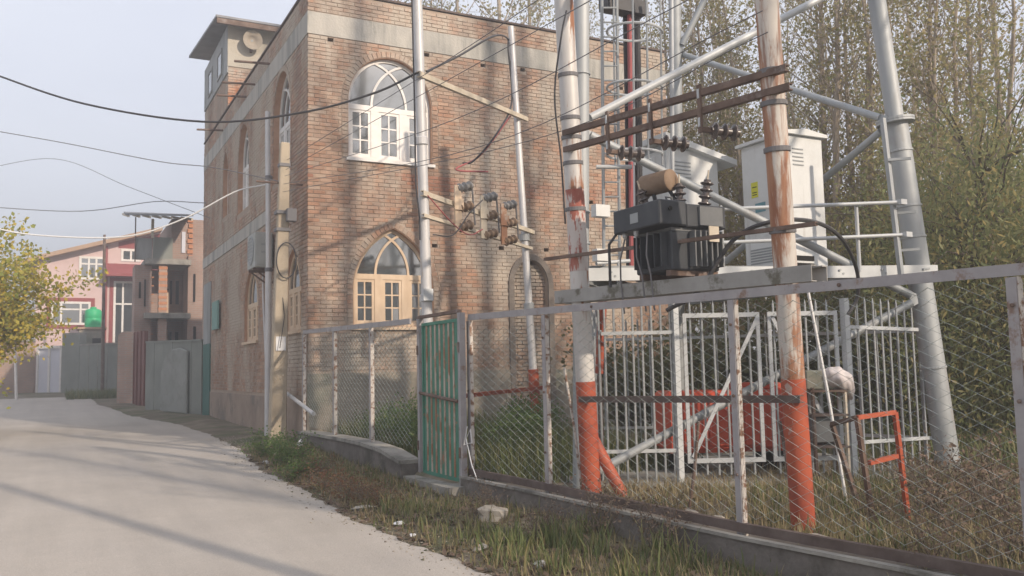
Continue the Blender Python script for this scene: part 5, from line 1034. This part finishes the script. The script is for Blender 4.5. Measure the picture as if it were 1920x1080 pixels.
for k, (pa, pb, pc) in enumerate((((538,300,16.2),(820,125,10.5),(1090,-55,6.6)), ((536,318,16.2),(840,150,10.5),(1180,-40,6.6)), ((534,330,16.2),(850,225,10.2),(1290,0,6.6)), ((532,345,16.2),(900,275,10),(1430,20,6.9)), ((530,360,16.2),(1000,262,9.5),(1440,60,6.9)))):
    loose([hD(*pa), hD(*pb), hD(*pc)], .0045, 'cable_grey', ['uppermost','second','middle','fourth','lowest'][k]+' of the thin wires rising from the concrete pole to the upper right')
loose([hD(1062,20,8.75), hD(1052,70,8.7), hD(1040,180,8.7), hD(1052,300,8.75), hD(1060,420,8.8)], .009, 'cable', 'thin cable hanging down beside the left transformer pole')
loose([hD(1250,582,7.95), hD(1310,545,7.8), hD(1375,450,7.7), hD(1450,415,7.4), hD(1530,417,8.0), hD(1580,450,8.6), hD(1606,505,9.2), hD(1608,555,9.4), hD(1590,590,9.4)], .020, 'cable', 'thick black cable arching from the transformer over the right pole')
loose([A_at(4.0)+(.02,-.1,0), hD(850,420,12.4), hD(880,440,12.6), hD(905,430,12.8)], .009, 'cable_red', 'reddish wire looping below the first fuse cut-out')
loose([hD(812,440,11.9), hD(850,440,12.2), hD(880,400,12.5), hD(905,375,12.7)], .009, 'cable', 'dark wire looping up to the second fuse cut-out')
loose([A_at(6.9)+(-.1,-.06,0), A_at(5.2)+(-.12,-.08,0), hD(780,340,11.9), hD(786,400,11.9), A_at(3.4)+(-.09,-.05,0)], .012, 'cable', 'black cable running down the left silver fuse pole')
# ================================================================== vegetation
def leaf_quads(C, size, asp=.6, droop=None, r=None):
    r = r or rng; n = len(C); C = np.asarray(C, float)
    if droop is None: a = r.normal(size=(n,3)); a /= np.linalg.norm(a, axis=1)[:,None]
    else: a = np.array([0,0,-1.0])+r.normal(size=(n,3))*droop; a /= np.linalg.norm(a, axis=1)[:,None]
    b = np.cross(a, r.normal(size=(n,3))); b /= np.linalg.norm(b, axis=1)[:,None]+1e-9
    s = (size*r.uniform(.65,1.25,n))[:,None]
    V = np.stack([C-a*s*.5, C+b*s*asp*.5, C+a*s*.5, C-b*s*asp*.5], axis=1).reshape(-1,3)
    return V, np.arange(4*n).reshape(n,4)
def path(p, d, L, n, wob, up=0.0, r=None):
    r = r or random; P = [np.array(p, float)]; d = unit(d)
    for i in range(n):
        d = unit(d+np.array([r.gauss(0,wob), r.gauss(0,wob), r.gauss(0,wob)+up])); P.append(P[-1]+d*L/n)
    return P
def poplar(seed, H, stems, leaves, leaf_m='leaf_poplar', size=.085, low=1.5, spread=.9, bark='bark'):
    R_ = random.Random(seed); G = np.random.default_rng(seed); mb = MB(); tips = []
    for s in range(stems):
        a = R_.uniform(0, 6.28); lean = .02 if stems == 1 else R_.uniform(.05,.14); h = H*R_.uniform(.82,1.0); r0 = (.15 if stems == 1 else .11)*H/15
        P = path((math.cos(a)*.12*(stems > 1), math.sin(a)*.12*(stems > 1), -.2), (math.cos(a)*lean, math.sin(a)*lean, 1), h, 12, .035, .05, R_)
        mb.tube(P, [r0*(1-.93*(i/12)**.9) for i in range(13)], 7)
        nb = int(h*3.6)
        for k in range(nb):
            t = R_.uniform(low/h, .97); i = min(11, int(t*12)); f = t*12-i; p = P[i]+(P[i+1]-P[i])*f; aa = R_.uniform(0, 6.28); L = (.6+1.9*(1-t)**.6)*R_.uniform(.6,1.2)*spread
            el = R_.uniform(.7, 2.0); Q = path(p, (math.cos(aa), math.sin(aa), el), L, 4, .10, .10, R_); rb = max(.008, r0*.28*(1-t*.7)); mb.tube(Q, [rb, rb*.75, rb*.5, rb*.3, .004], 4, cap=False)
            for q in Q[2:]: tips.append((q, t))
            for m in range(3):
                q = Q[R_.choice((1,2,3))]; W = path(q, (R_.gauss(0,1), R_.gauss(0,1), R_.uniform(.2,1.6)), L*.45, 3, .15, .08, R_); mb.tube(W, [rb*.35+.002, .004, .003, .002], 3, cap=False); tips += [(W[1], t), (W[2], t), (W[3], t)]
    T = np.array([q for q, t in tips]); tt = np.array([t for q, t in tips]); w = (1.12-tt)*G.uniform(0,1,len(tt))**7; w /= w.sum()
    C = T[G.choice(len(T), leaves, p=w)]+G.normal(0,.17,(leaves,3))
    V, Fc = leaf_quads(C, size, .75, r=G)
    return mb, V, Fc, leaf_m, bark
def place_tree(src, name, loc, rot, sc, label, group=None, cat='tree'):
    t = thing(name, loc, label, cat, group); t.rotation_euler = (0,0,rot); t.scale = (sc,)*3
    for k, o in src.items():
        c = bpy.data.objects.new(k, o); COL.objects.link(c); c.parent = t
    return t
def bake(gen):
    mb, V, Fc, lm, bark = gen; t = mb.build('trunk', bark, None, loc=(0,0,0)); c = raw_mesh('crown', V, Fc, lm); r = {'trunk': t.data, 'crown': c.data}
    bpy.data.objects.remove(t); bpy.data.objects.remove(c); return r
POP = [bake(poplar(11, 15.5, 1, 6500, spread=1.2)), bake(poplar(12, 14.0, 3, 8500, spread=1.1)), bake(poplar(13, 16.5, 2, 7500, spread=1.2)), bake(poplar(14, 12.5, 3, 9500, low=.8, spread=1.35))]
BARE = [bake(poplar(21, 16.5, 1, 700, low=4)), bake(poplar(22, 17.0, 2, 900, low=4))]
spots = [ # px, distance, variant, scale, label
 (1120,30,2,.95,'slender poplar rising just right of the left transformer pole above the brick wall'),
 (1205,27,1,.95,'multi-stemmed poplar behind the caged ladder'),
 (1300,24,0,1,'poplar standing behind the sloping-roof cabinet'),
 (1345,20.5,1,.95,'forked poplar between the two grey cabinets'),
 (1412,26,2,1,'tall poplar behind the left edge of the stickered cabinet'),
 (1470,21,3,1.05,'bushy poplar directly behind the right transformer pole'),
 (1535,18.5,2,.95,'twin-stemmed poplar just right of the stickered cabinet'),
 (1592,24,1,1.05,'poplar seen between the cabinet and the thick tower leg'),
 (1640,19,1,.95,'many-stemmed poplar behind the thick tower leg'),
 (1705,22,0,1,'straight poplar just right of the thick tower leg top'),
 (1752,17.5,3,1.0,'leafy poplar behind the willow left side'),
 (1800,25,2,1,'tall thin poplar above the willow'),
 (1860,19,1,1,'many-stemmed poplar above the willow crown'),
 (1915,22,0,1.05,'poplar at the right edge of the picture above the willow'),
 (1260,34,3,1.1,'distant bushy poplar beyond the brick building end'),
 (1500,32,0,1.1,'distant poplar behind the right transformer pole top'),
 (1680,30,2,1.1,'distant poplar far behind the thick tower leg')]
for i, (px, D, v, s, lab) in enumerate(spots):
    p = hD(px, 700, D); p[2] = gz(p[0], p[1])-.05; place_tree(POP[v], 'poplar_tree', p, i*1.7, s, lab, 'poplars of the grove behind the tower')
for i, (px, D, s, lab) in enumerate(((845,38,1.72,'bare treetop peeping over the parapet between the two silver fuse poles'),(935,36,1.62,'bare treetop above the parapet beside the right silver fuse pole'),(1015,37,1.62,'bare treetop above the parapet left of the left transformer pole'))):
    p = hD(px, 700, D); place_tree(POP[(1,2,0)[i]], 'bare_tree', (p[0],p[1],.3), i*2.1, s, lab, 'trees behind the brick building')
for i, (x, y, v, s) in enumerate(((9.5,2.2,0,1.55),(12.3,2.4,0,1.5),(13.75,2.0,0,1.5),(5.55,1.5,0,.9),(7.9,-5.5,1,.95),(11.2,-2.5,1,.9))):
    place_tree(BARE[v], 'poplar_tree', (x,y,yard_z(y)-.05), i*1.3, s, 'nearly bare poplar standing out of view on the camera side of the yard', 'poplars out of view beside the camera')
# willows on the right
def willow(seed, H, W_, n):
    R_ = random.Random(seed); G = np.random.default_rng(seed); mb = MB(); C = []
    P = path((0,0,-.2), (.05,.05,1), H*.6, 6, .06, 0, R_); mb.tube(P, [.16-.018*i for i in range(7)], 8)
    for k in range(95):
        p = P[R_.randint(1,6)]; a = R_.uniform(0,6.28); L = W_*R_.uniform(.5,1.1); Q = path(p, (math.cos(a), math.sin(a), R_.uniform(.3,1.6)), L, 5, .12, -.08, R_); mb.tube(Q, [.025,.018,.012,.008,.005,.003], 4, cap=False)
        for q in Q[2:]:
            for m in range(5):
                s = q+np.array([R_.gauss(0,.25), R_.gauss(0,.25), R_.gauss(0,.1)]); ln = R_.uniform(.5, 1.9); k2 = int(ln*14); dx, dy = R_.gauss(0,.1), R_.gauss(0,.1)
                for z in np.linspace(0, ln, k2):
                    if s[2]-z > .05: C.append((s[0]+dx*z+R_.gauss(0,.03), s[1]+dy*z+R_.gauss(0,.03), s[2]-z))
    C = np.array(C); C = C[G.choice(len(C), min(n, len(C)), replace=False)]
    V, Fc = leaf_quads(C, .082, .32, droop=1.0, r=G); return mb, V, Fc, 'leaf_willow', 'bark_dark'
WIL = [bake(willow(31, 5.2, 1.9, 36000)), bake(willow(32, 5.6, 2.0, 36000))]
for i, (px, D, v, s, lab) in enumerate(((1835,14.2,0,1.35,'dense green willow just right of the thick tower leg'),(1930,13.2,1,1.3,'dense green willow at the right edge of the picture'),(2040,14.5,0,1.4,'dense willow cut off by the right edge of the picture'),(1765,17.0,1,1.15,'smaller willow half hidden behind the thick tower leg'))):
    p = hD(px, 700, D); p[2] = gz(p[0], p[1])-.05; place_tree(WIL[v], 'willow_tree', p, i*2.3+.4, s, lab, 'willows on the right')
# undergrowth bushes at the back of the yard
def bush(seed, W_, H, n, lm, size=.09, stems=14, asp=.6):
    R_ = random.Random(seed); G = np.random.default_rng(seed); mb = MB(); T = []
    for k in range(stems):
        a = R_.uniform(0,6.28); P = path((R_.gauss(0,.12*W_), R_.gauss(0,.12*W_), -.05), (math.cos(a)*.5*W_/H, math.sin(a)*.5*W_/H, 1), H*R_.uniform(.6,1.05), 6, .14, 0, R_); mb.tube(P, [.012*H**.5, .010*H**.5, .008*H**.5, .006, .005, .004, .002], 4, cap=False); T += P[1:]
        for m in range(5): Q = path(P[R_.randint(2,5)], (R_.gauss(0,1), R_.gauss(0,1), .5), W_*.35, 3, .2, 0, R_); mb.tube(Q, [.004,.003,.002,.001], 3, cap=False); T += Q[1:]
    T = np.array(T); C = T[G.integers(0, len(T), n)]+G.normal(0, .09*W_, (n,3)); C[:,2] = np.abs(C[:,2]); V, Fc = leaf_quads(C, size, asp, r=G); return mb, V, Fc, lm, 'bark_dark'
HED = [bake(bush(41, 1.6, 2.6, 5200, 'leaf_hedge', .11)), bake(bush(42, 2.0, 2.2, 5200, 'leaf_hedge', .11)), bake(bush(43, 1.5, 3.2, 5200, 'leaf_hedge', .10))]
hp = [(1175,16.5,'above the tower plinth left end'),(1255,16,'behind the caged ladder foot'),(1330,15.5,'behind the red generator'),(1400,16.5,'behind the middle fence post'),(1465,15.5,'behind the right transformer pole'),(1530,16,'behind the white gate right leaf'),(1590,15.2,'behind the cluttered rack'),(1650,15.8,'behind the red angle stand'),(1715,15,'behind the thick tower leg foot'),(1775,15.5,'under the willow just right of the thick tower leg'),(1830,14,'under the willow middle'),(1890,13.4,'under the willow at the right edge')]
hp = hp[::2]
for i, (px, D, lab) in enumerate(hp):
    p = hD(px, 760, D); p[2] = gz(p[0], p[1])-.03; place_tree(HED[i % 3], 'undergrowth_bush', p, i*1.1, random.uniform(.85,1.1), 'dark green undergrowth bush '+lab, 'undergrowth along the back of the yard', 'bush')
# yellowing street tree on the left
def street_tree(seed):
    R_ = random.Random(seed); G = np.random.default_rng(seed); mb = MB(); T = []
    P = path((0,0,-.2), (.06,.0,1), 3.0, 6, .05, 0, R_); mb.tube(P, [.13-.012*i for i in range(7)], 8)
    for k in range(46):
        i = R_.randint(2,6); a = R_.uniform(0,6.28); L = R_.uniform(.9,2.1); Q = path(P[i], (math.cos(a), math.sin(a), R_.uniform(.1,1.7)), L, 5, .16, .02, R_); mb.tube(Q, [.03,.022,.015,.01,.006,.003], 5, cap=False)
        for q in Q[2:]: T.append(q)
        for m in range(5): W = path(Q[R_.randint(2,5)], (R_.gauss(0,1), R_.gauss(0,1), R_.uniform(-.3,1.2)), .6, 3, .2, 0, R_); mb.tube(W, [.006,.004,.003,.002], 3, cap=False); T += W[1:]
    T = np.array(T); C = T[G.integers(0, len(T), 11000)]+G.normal(0,.13,(11000,3)); V, Fc = leaf_quads(C, .10, .7, r=G); return mb, V, Fc, 'leaf_yellow', 'bark'
ST = bake(street_tree(52)); p = hD(-45, 725, 20); p[2] = road_z(p[1])-.02
place_tree(ST, 'street_tree', p, 1.0, 1.12, 'yellowing green street tree leaning into the left edge of the picture')
# ------------------------------------------------------------------ grass and weeds
def blades(name, n, samp, h, w, m, label, lean=.5, cat='grass', nseg=2):
    P = np.array([samp() for _ in range(n)]); z = np.array([gz(x, y) for x, y in P])-.01
    B = np.column_stack([P, z]); a = rng.uniform(0, 6.283, n); H = rng.uniform(h[0], h[1], n)*rng.uniform(.5,1,n); Ln = rng.uniform(.1, 1, n)*lean*H
    dx = np.column_stack([np.cos(a), np.sin(a), np.zeros(n)]); sd = np.column_stack([-np.sin(a), np.cos(a), np.zeros(n)]); ww = (rng.uniform(.6,1.3,n)*w)[:,None]; up = np.array([0,0,1.0])
    m1 = B+dx*(Ln*.35)[:,None]+up*(H*.6)[:,None]; t1 = B+dx*Ln[:,None]+up*H[:,None]
    V = np.stack([B-sd*ww*.5, B+sd*ww*.5, m1+sd*ww*.4, m1-sd*ww*.4, t1+sd*ww*.06, t1-sd*ww*.06], axis=1).reshape(-1,3); i6 = np.arange(n)[:,None]*6
    Fc = np.concatenate([i6+np.array([[0,1,2,3]]), i6+np.array([[3,2,4,5]])]); o = raw_mesh(name, V, Fc, m); return tag(o, label, cat, kind='stuff')
def verge(y0, y1, pw=1.0, wmin=.15):
    def s():
        while True:
            y = random.uniform(y0, y1); e = road_edge(y); x1 = wall_x(y)-.16
            x = e+(x1-e)*(wmin+(1-wmin)*random.random()**(1/pw)); c = .5+.5*math.sin(2.1*x+1.3*y)*math.sin(1.1*y+.6)
            if random.random() < .25+.75*c: return x, y
    return s
def clumpy(s, k, sp):
    cs = [s() for _ in range(k)]
    return lambda: (lambda c: (c[0]+random.gauss(0,sp), c[1]+random.gauss(0,sp)))(random.choice(cs))
blades('verge_grass', 2000, clumpy(verge(2.5, 9.0, 1.0), 80, .13), (.05,.20), .012, 'grass_green', 'green grass on the verge below the low wall', .8)
blades('verge_dry_grass', 8000, verge(2.5, 15.5, 1.0, .05), (.03,.17), .008, 'grass_dry', 'dry straw-coloured grass along the road edge', .9)
blades('verge_far_grass', 2200, verge(9.2, 16.0, 1.2), (.04,.16), .011, 'grass_green', 'thin green grass on the verge below the gate', .8)
blades('verge_grass_tufts', 900, clumpy(verge(3.6, 7.0, .8), 16, .10), (.12,.34), .014, 'grass_green', 'tall grass tufts against the low wall', .8)
def yard(x0, x1, y0, y1):
    return lambda: (random.uniform(x0, x1), random.uniform(y0, y1))
blades('yard_dry_grass', 15000, yard(4.9, 9.6, 2.5, 8.0), (.05,.24), .009, 'grass_dry', 'dry yellow grass in the yard behind the fence', .8)
blades('yard_green_grass', 5000, clumpy(yard(4.95, 10.5, 1.5, 7.0), 120, .16), (.06,.24), .011, 'grass_green', 'green grass mixed into the yard behind the fence', .8)
blades('yard_tall_grass', 12000, yard(4.35, 7.3, 8.8, 15.6), (.15,.6), .013, 'grass_green', 'rank green grass growing behind the gate up to the brick wall', .7)
blades('back_grass', 9000, yard(9.5, 16, 5.0, 12.5), (.15,.6), .016, 'grass_green', 'long grass beyond the tower under the willows', .7)
blades('far_verge_grass', 2500, lambda: (random.uniform(.6, 3.2), random.uniform(42.5, 45.5)), (.15,.5), .03, 'grass_green', 'green weeds at the foot of the far compound wall', .8)
# shrubs and weeds with leaves
WD = bake(bush(61, .9, .75, 1500, 'leaf_weed', .06, 14)); RD = bake(bush(62, .8, .55, 620, 'leaf_red', .045, 14, .4)); DR = bake(bush(63, .8, .95, 520, 'leaf_dry', .05, 13, .45)); WT = bake(bush(64, 1.1, 1.25, 2600, 'leaf_weed', .07, 16))
for px, py, z, s, lab in ((505,850,.38,.62,'leafy green weed at the foot of the slim silver pole'),(540,862,.38,.65,'leafy green weed at the foot of the concrete pole'),(562,885,.36,.5,'leafy green weed by the end of the left boundary wall')):
    p = hZ(px, py, z); p[2] = gz(p[0], p[1])-.02; place_tree(WD, 'weed_plant', p, px*.1, s, lab, 'weeds along the verge', 'plant')
for px, py, s, lab in ((615,905,.7,'reddish-brown weed below the left boundary wall'),(660,920,.75,'reddish weed patch in front of the left boundary wall'),(705,930,.65,'orange-brown weed nearest the gate step'),(585,890,.75,'small brown weed under the first left fence post')):
    p = hZ(px, py, .32); p[2] = gz(p[0], p[1])-.02; place_tree(RD, 'weed_plant', p, px*.13, s, lab, 'reddish weeds along the verge', 'plant')
for px, py, s, lab in ((1655,985,.45,'dry brown weed left of the red stand feet'),(1740,960,.75,'dry brown bush behind the fence right of the red stand'),(1800,1000,.85,'tall dry brown bush behind the fence near the right post'),(1880,975,.95,'dry brown bush beside the right fence post'),(1905,1050,.8,'dry brown bush in the bottom right corner'),(1765,1060,.55,'dry brown weed low against the bottom rail')):
    p = hZ(px, py, .34); p[0] = max(p[0], 5.0); p[2] = gz(p[0], p[1])-.02; place_tree(DR, 'dry_bush', p, px*.17, s, lab, 'dry brown bushes in the yard', 'bush')
for x, y, s, lab in ((4.75,11.6,.62,'bushy green weed behind the left fence nearest the gate'),(4.9,12.6,.7,'bushy green weed behind the middle of the left fence'),(4.8,13.7,.55,'small green weed behind the left fence'),(5.5,10.6,.6,'bushy green weed seen past the gate right side'),(6.2,11.6,.65,'bushy green weed left of the orange based fuse pole'),(6.9,12.4,.65,'bushy green weed beside the orange based fuse pole')):
    place_tree(WT, 'weed_plant', (x,y,yard_z(y)-.03), x*7, s, lab, 'green weeds in the yard', 'plant')
for px, py, s, lab in ((1130,1010,.8,'thin dry weed stalks before the right boundary wall'),(1010,1020,.6,'brown weed below the gate step'),(1250,1040,.8,'brown weed stalks under the middle fence post'),(905,985,.6,'small brown weed right of the gate step')):
    p = hZ(px, py, .14); p[0] = min(p[0], 4.4); p[2] = gz(p[0], p[1])-.02; place_tree(DR, 'weed_plant', p, px*.17, s*.8, lab, 'dry weeds along the verge', 'plant')
# gravel crumbs along the broken road edge, straw and fallen leaves
def crumbs(name, n, samp, size, m, label):
    T4 = np.array([(1,1,1),(-1,-1,1),(-1,1,-1),(1,-1,-1)])/1.7; FT = np.array([(0,1,2),(0,3,1),(0,2,3),(1,3,2)]); V = []; Fc = []
    for i in range(n):
        x, y = samp(); s = random.uniform(*size)*random.uniform(.5,1); Rm = np.array(Matrix.Rotation(random.random()*6, 3, Vector((random.gauss(0,1), random.gauss(0,1), random.gauss(0,1)+.01)))); zz = max(gz(x, y), road_z(y)+.008)
        V.append(T4@Rm.T*s*np.array([1,1,.6])+np.array([x, y, zz+s*.2])); Fc.append(FT+4*i)
    o = raw_mesh(name, np.concatenate(V), np.concatenate(Fc), m); return tag(o, label, 'gravel', kind='stuff')
def edge_band(a, b, y0=3.0, y1=19.0):
    def s():
        y = y0+(y1-y0)*random.random()**1.4; return road_edge(y)+random.gauss(0, .12)+random.uniform(a, b), y
    return s
crumbs('gravel', 2000, edge_band(-.1,.25), (.005,.02), 'stone', 'gravel crumbs along the broken road edge')
crumbs('dirt_crumbs', 1000, edge_band(-.1,.9), (.006,.03), 'soil', 'dirt clods on the verge')
def fallen(name, n, samp, m, label):
    C = np.array([(lambda p: (p[0], p[1], max(gz(*p), road_z(p[1])+.008 if p[0] < road_edge(p[1]) else -9)+random.uniform(.004,.03)))(samp()) for _ in range(n)])
    a = rng.uniform(0, 6.28, n); s = rng.uniform(.02,.05,n)[:,None]; u = np.column_stack([np.cos(a), np.sin(a), rng.normal(0,.3,n)]); w = np.column_stack([-np.sin(a), np.cos(a), rng.normal(0,.3,n)])
    V = np.stack([C-u*s, C+w*s*.6, C+u*s, C-w*s*.6], axis=1).reshape(-1,3); return tag(raw_mesh(name, V, np.arange(4*n).reshape(n,4), m), label, 'leaves', kind='stuff')
fallen('fallen_leaves', 3200, verge(2.5, 15.8, 1.0, .0), 'leaf_dry', 'fallen brown leaves on the verge')
fallen('yard_fallen_leaves', 2600, yard(4.9, 9.5, 2.5, 8.0), 'leaf_dry', 'fallen leaves in the yard')
blades('matted_straw', 6000, verge(2.5, 13, 1.0, .0), (.02,.07), .007, 'grass_dry', 'matted dead straw lying on the verge', 4.0)
# stones and litter along the verge
def rock(p, s, m, label, name='stone', cat='stone', flat=.6):
    bm = bmesh.new(); bmesh.ops.create_icosphere(bm, subdivisions=2, radius=1); k = random.random()*9
    for v in bm.verts: f = 1+.28*math.sin(3.1*v.co.x+k)*math.sin(2.7*v.co.y+k*2)+.15*math.sin(5*v.co.z+k); v.co = Vector((v.co.x*s[0]*f, v.co.y*s[1]*f, v.co.z*s[2]*f))
    me = bpy.data.meshes.new(name); bm.to_mesh(me); bm.free(); me.materials.append(M[m]); o = bpy.data.objects.new(name, me); COL.objects.link(o); o.location = (p[0], p[1], gz(p[0], p[1])+s[2]*.4); o.rotation_euler = (random.uniform(-.2,.2), random.uniform(-.2,.2), random.random()*6); return tag(o, label, cat)
for px, py, s, m, lab in ((925,975,(.17,.10,.10),'stone','tan stone block on the verge below the right boundary wall'),(520,872,(.08,.05,.04),'stone','pale stone below the concrete pole weeds'),(562,862,(.05,.05,.09),'litter','white scrap beside the left boundary wall end'),(500,880,(.09,.05,.02),'litter','flat white scrap at the road edge near the poles'),(678,957,(.14,.06,.03),'stone','flat pale stone at the road edge below the reddish weeds'),(748,978,(.06,.04,.02),'litter','crumpled white litter on the verge before the gate'),(772,995,(.045,.035,.015),'litter','small white litter nearest the road before the gate'),(1012,1045,(.07,.05,.03),'litter','crumpled bluish-white bag in the verge grass'),(900,1018,(.08,.06,.03),'stone','small grey stone in the verge grass')):
    p = hZ(px, py, .2); p[0] = min(p[0], 4.35); rock(p, s, m, lab, 'stone' if m == 'stone' else 'litter', 'stone' if m == 'stone' else 'litter')
for px, py, s, lab in ((1262,968,(.10,.07,.05),'white rubble stone inside the fence by the bottom rail'),(1310,980,(.14,.08,.05),'tan rubble inside the fence left of the middle post'),(1560,1015,(.2,.12,.04),'flat grey rubble behind the bottom rail')):
    p = hZ(px, py, .36); p[0] = max(p[0], 4.95); rock(p, s, 'stone', lab)

# utility pole out of view on the right verge, its shadow falls across the road
up_ = np.array([3.62, 1.35, 0.0]); uo = thing('utility_pole', up_, 'round steel utility pole out of view on the near verge', 'pole')
MB().tube([up_-(0,0,.3), up_+(0,0,8.6)], .11, 14, r_end=.085).build('shaft', 'silver', uo, smooth=True)
MB().bar(up_+(-.7,0,8.2), up_+(.7,0,8.2), .07, .07).build('crossarm', 'brown_steel', uo)
# ================================================================== air: thin haze over the whole place
hm = bpy.data.materials.new('haze'); hm.use_nodes = True; hn = hm.node_tree; hn.nodes.clear()
ho = hn.nodes.new('ShaderNodeOutputMaterial'); hv = hn.nodes.new('ShaderNodeVolumePrincipled'); hv.inputs['Color'].default_value = (.95,.95,.96,1); hv.inputs['Density'].default_value = 0.0075; hv.inputs['Anisotropy'].default_value = 0.3
hn.links.new(hv.outputs[0], ho.inputs['Volume'])
hb = MB().box((-910,-910,-1.6), (910,910,28.0)).build('haze', hm, None, loc=(0,0,0)); tag(hb, 'thin pale haze filling the air', 'haze', kind='stuff')
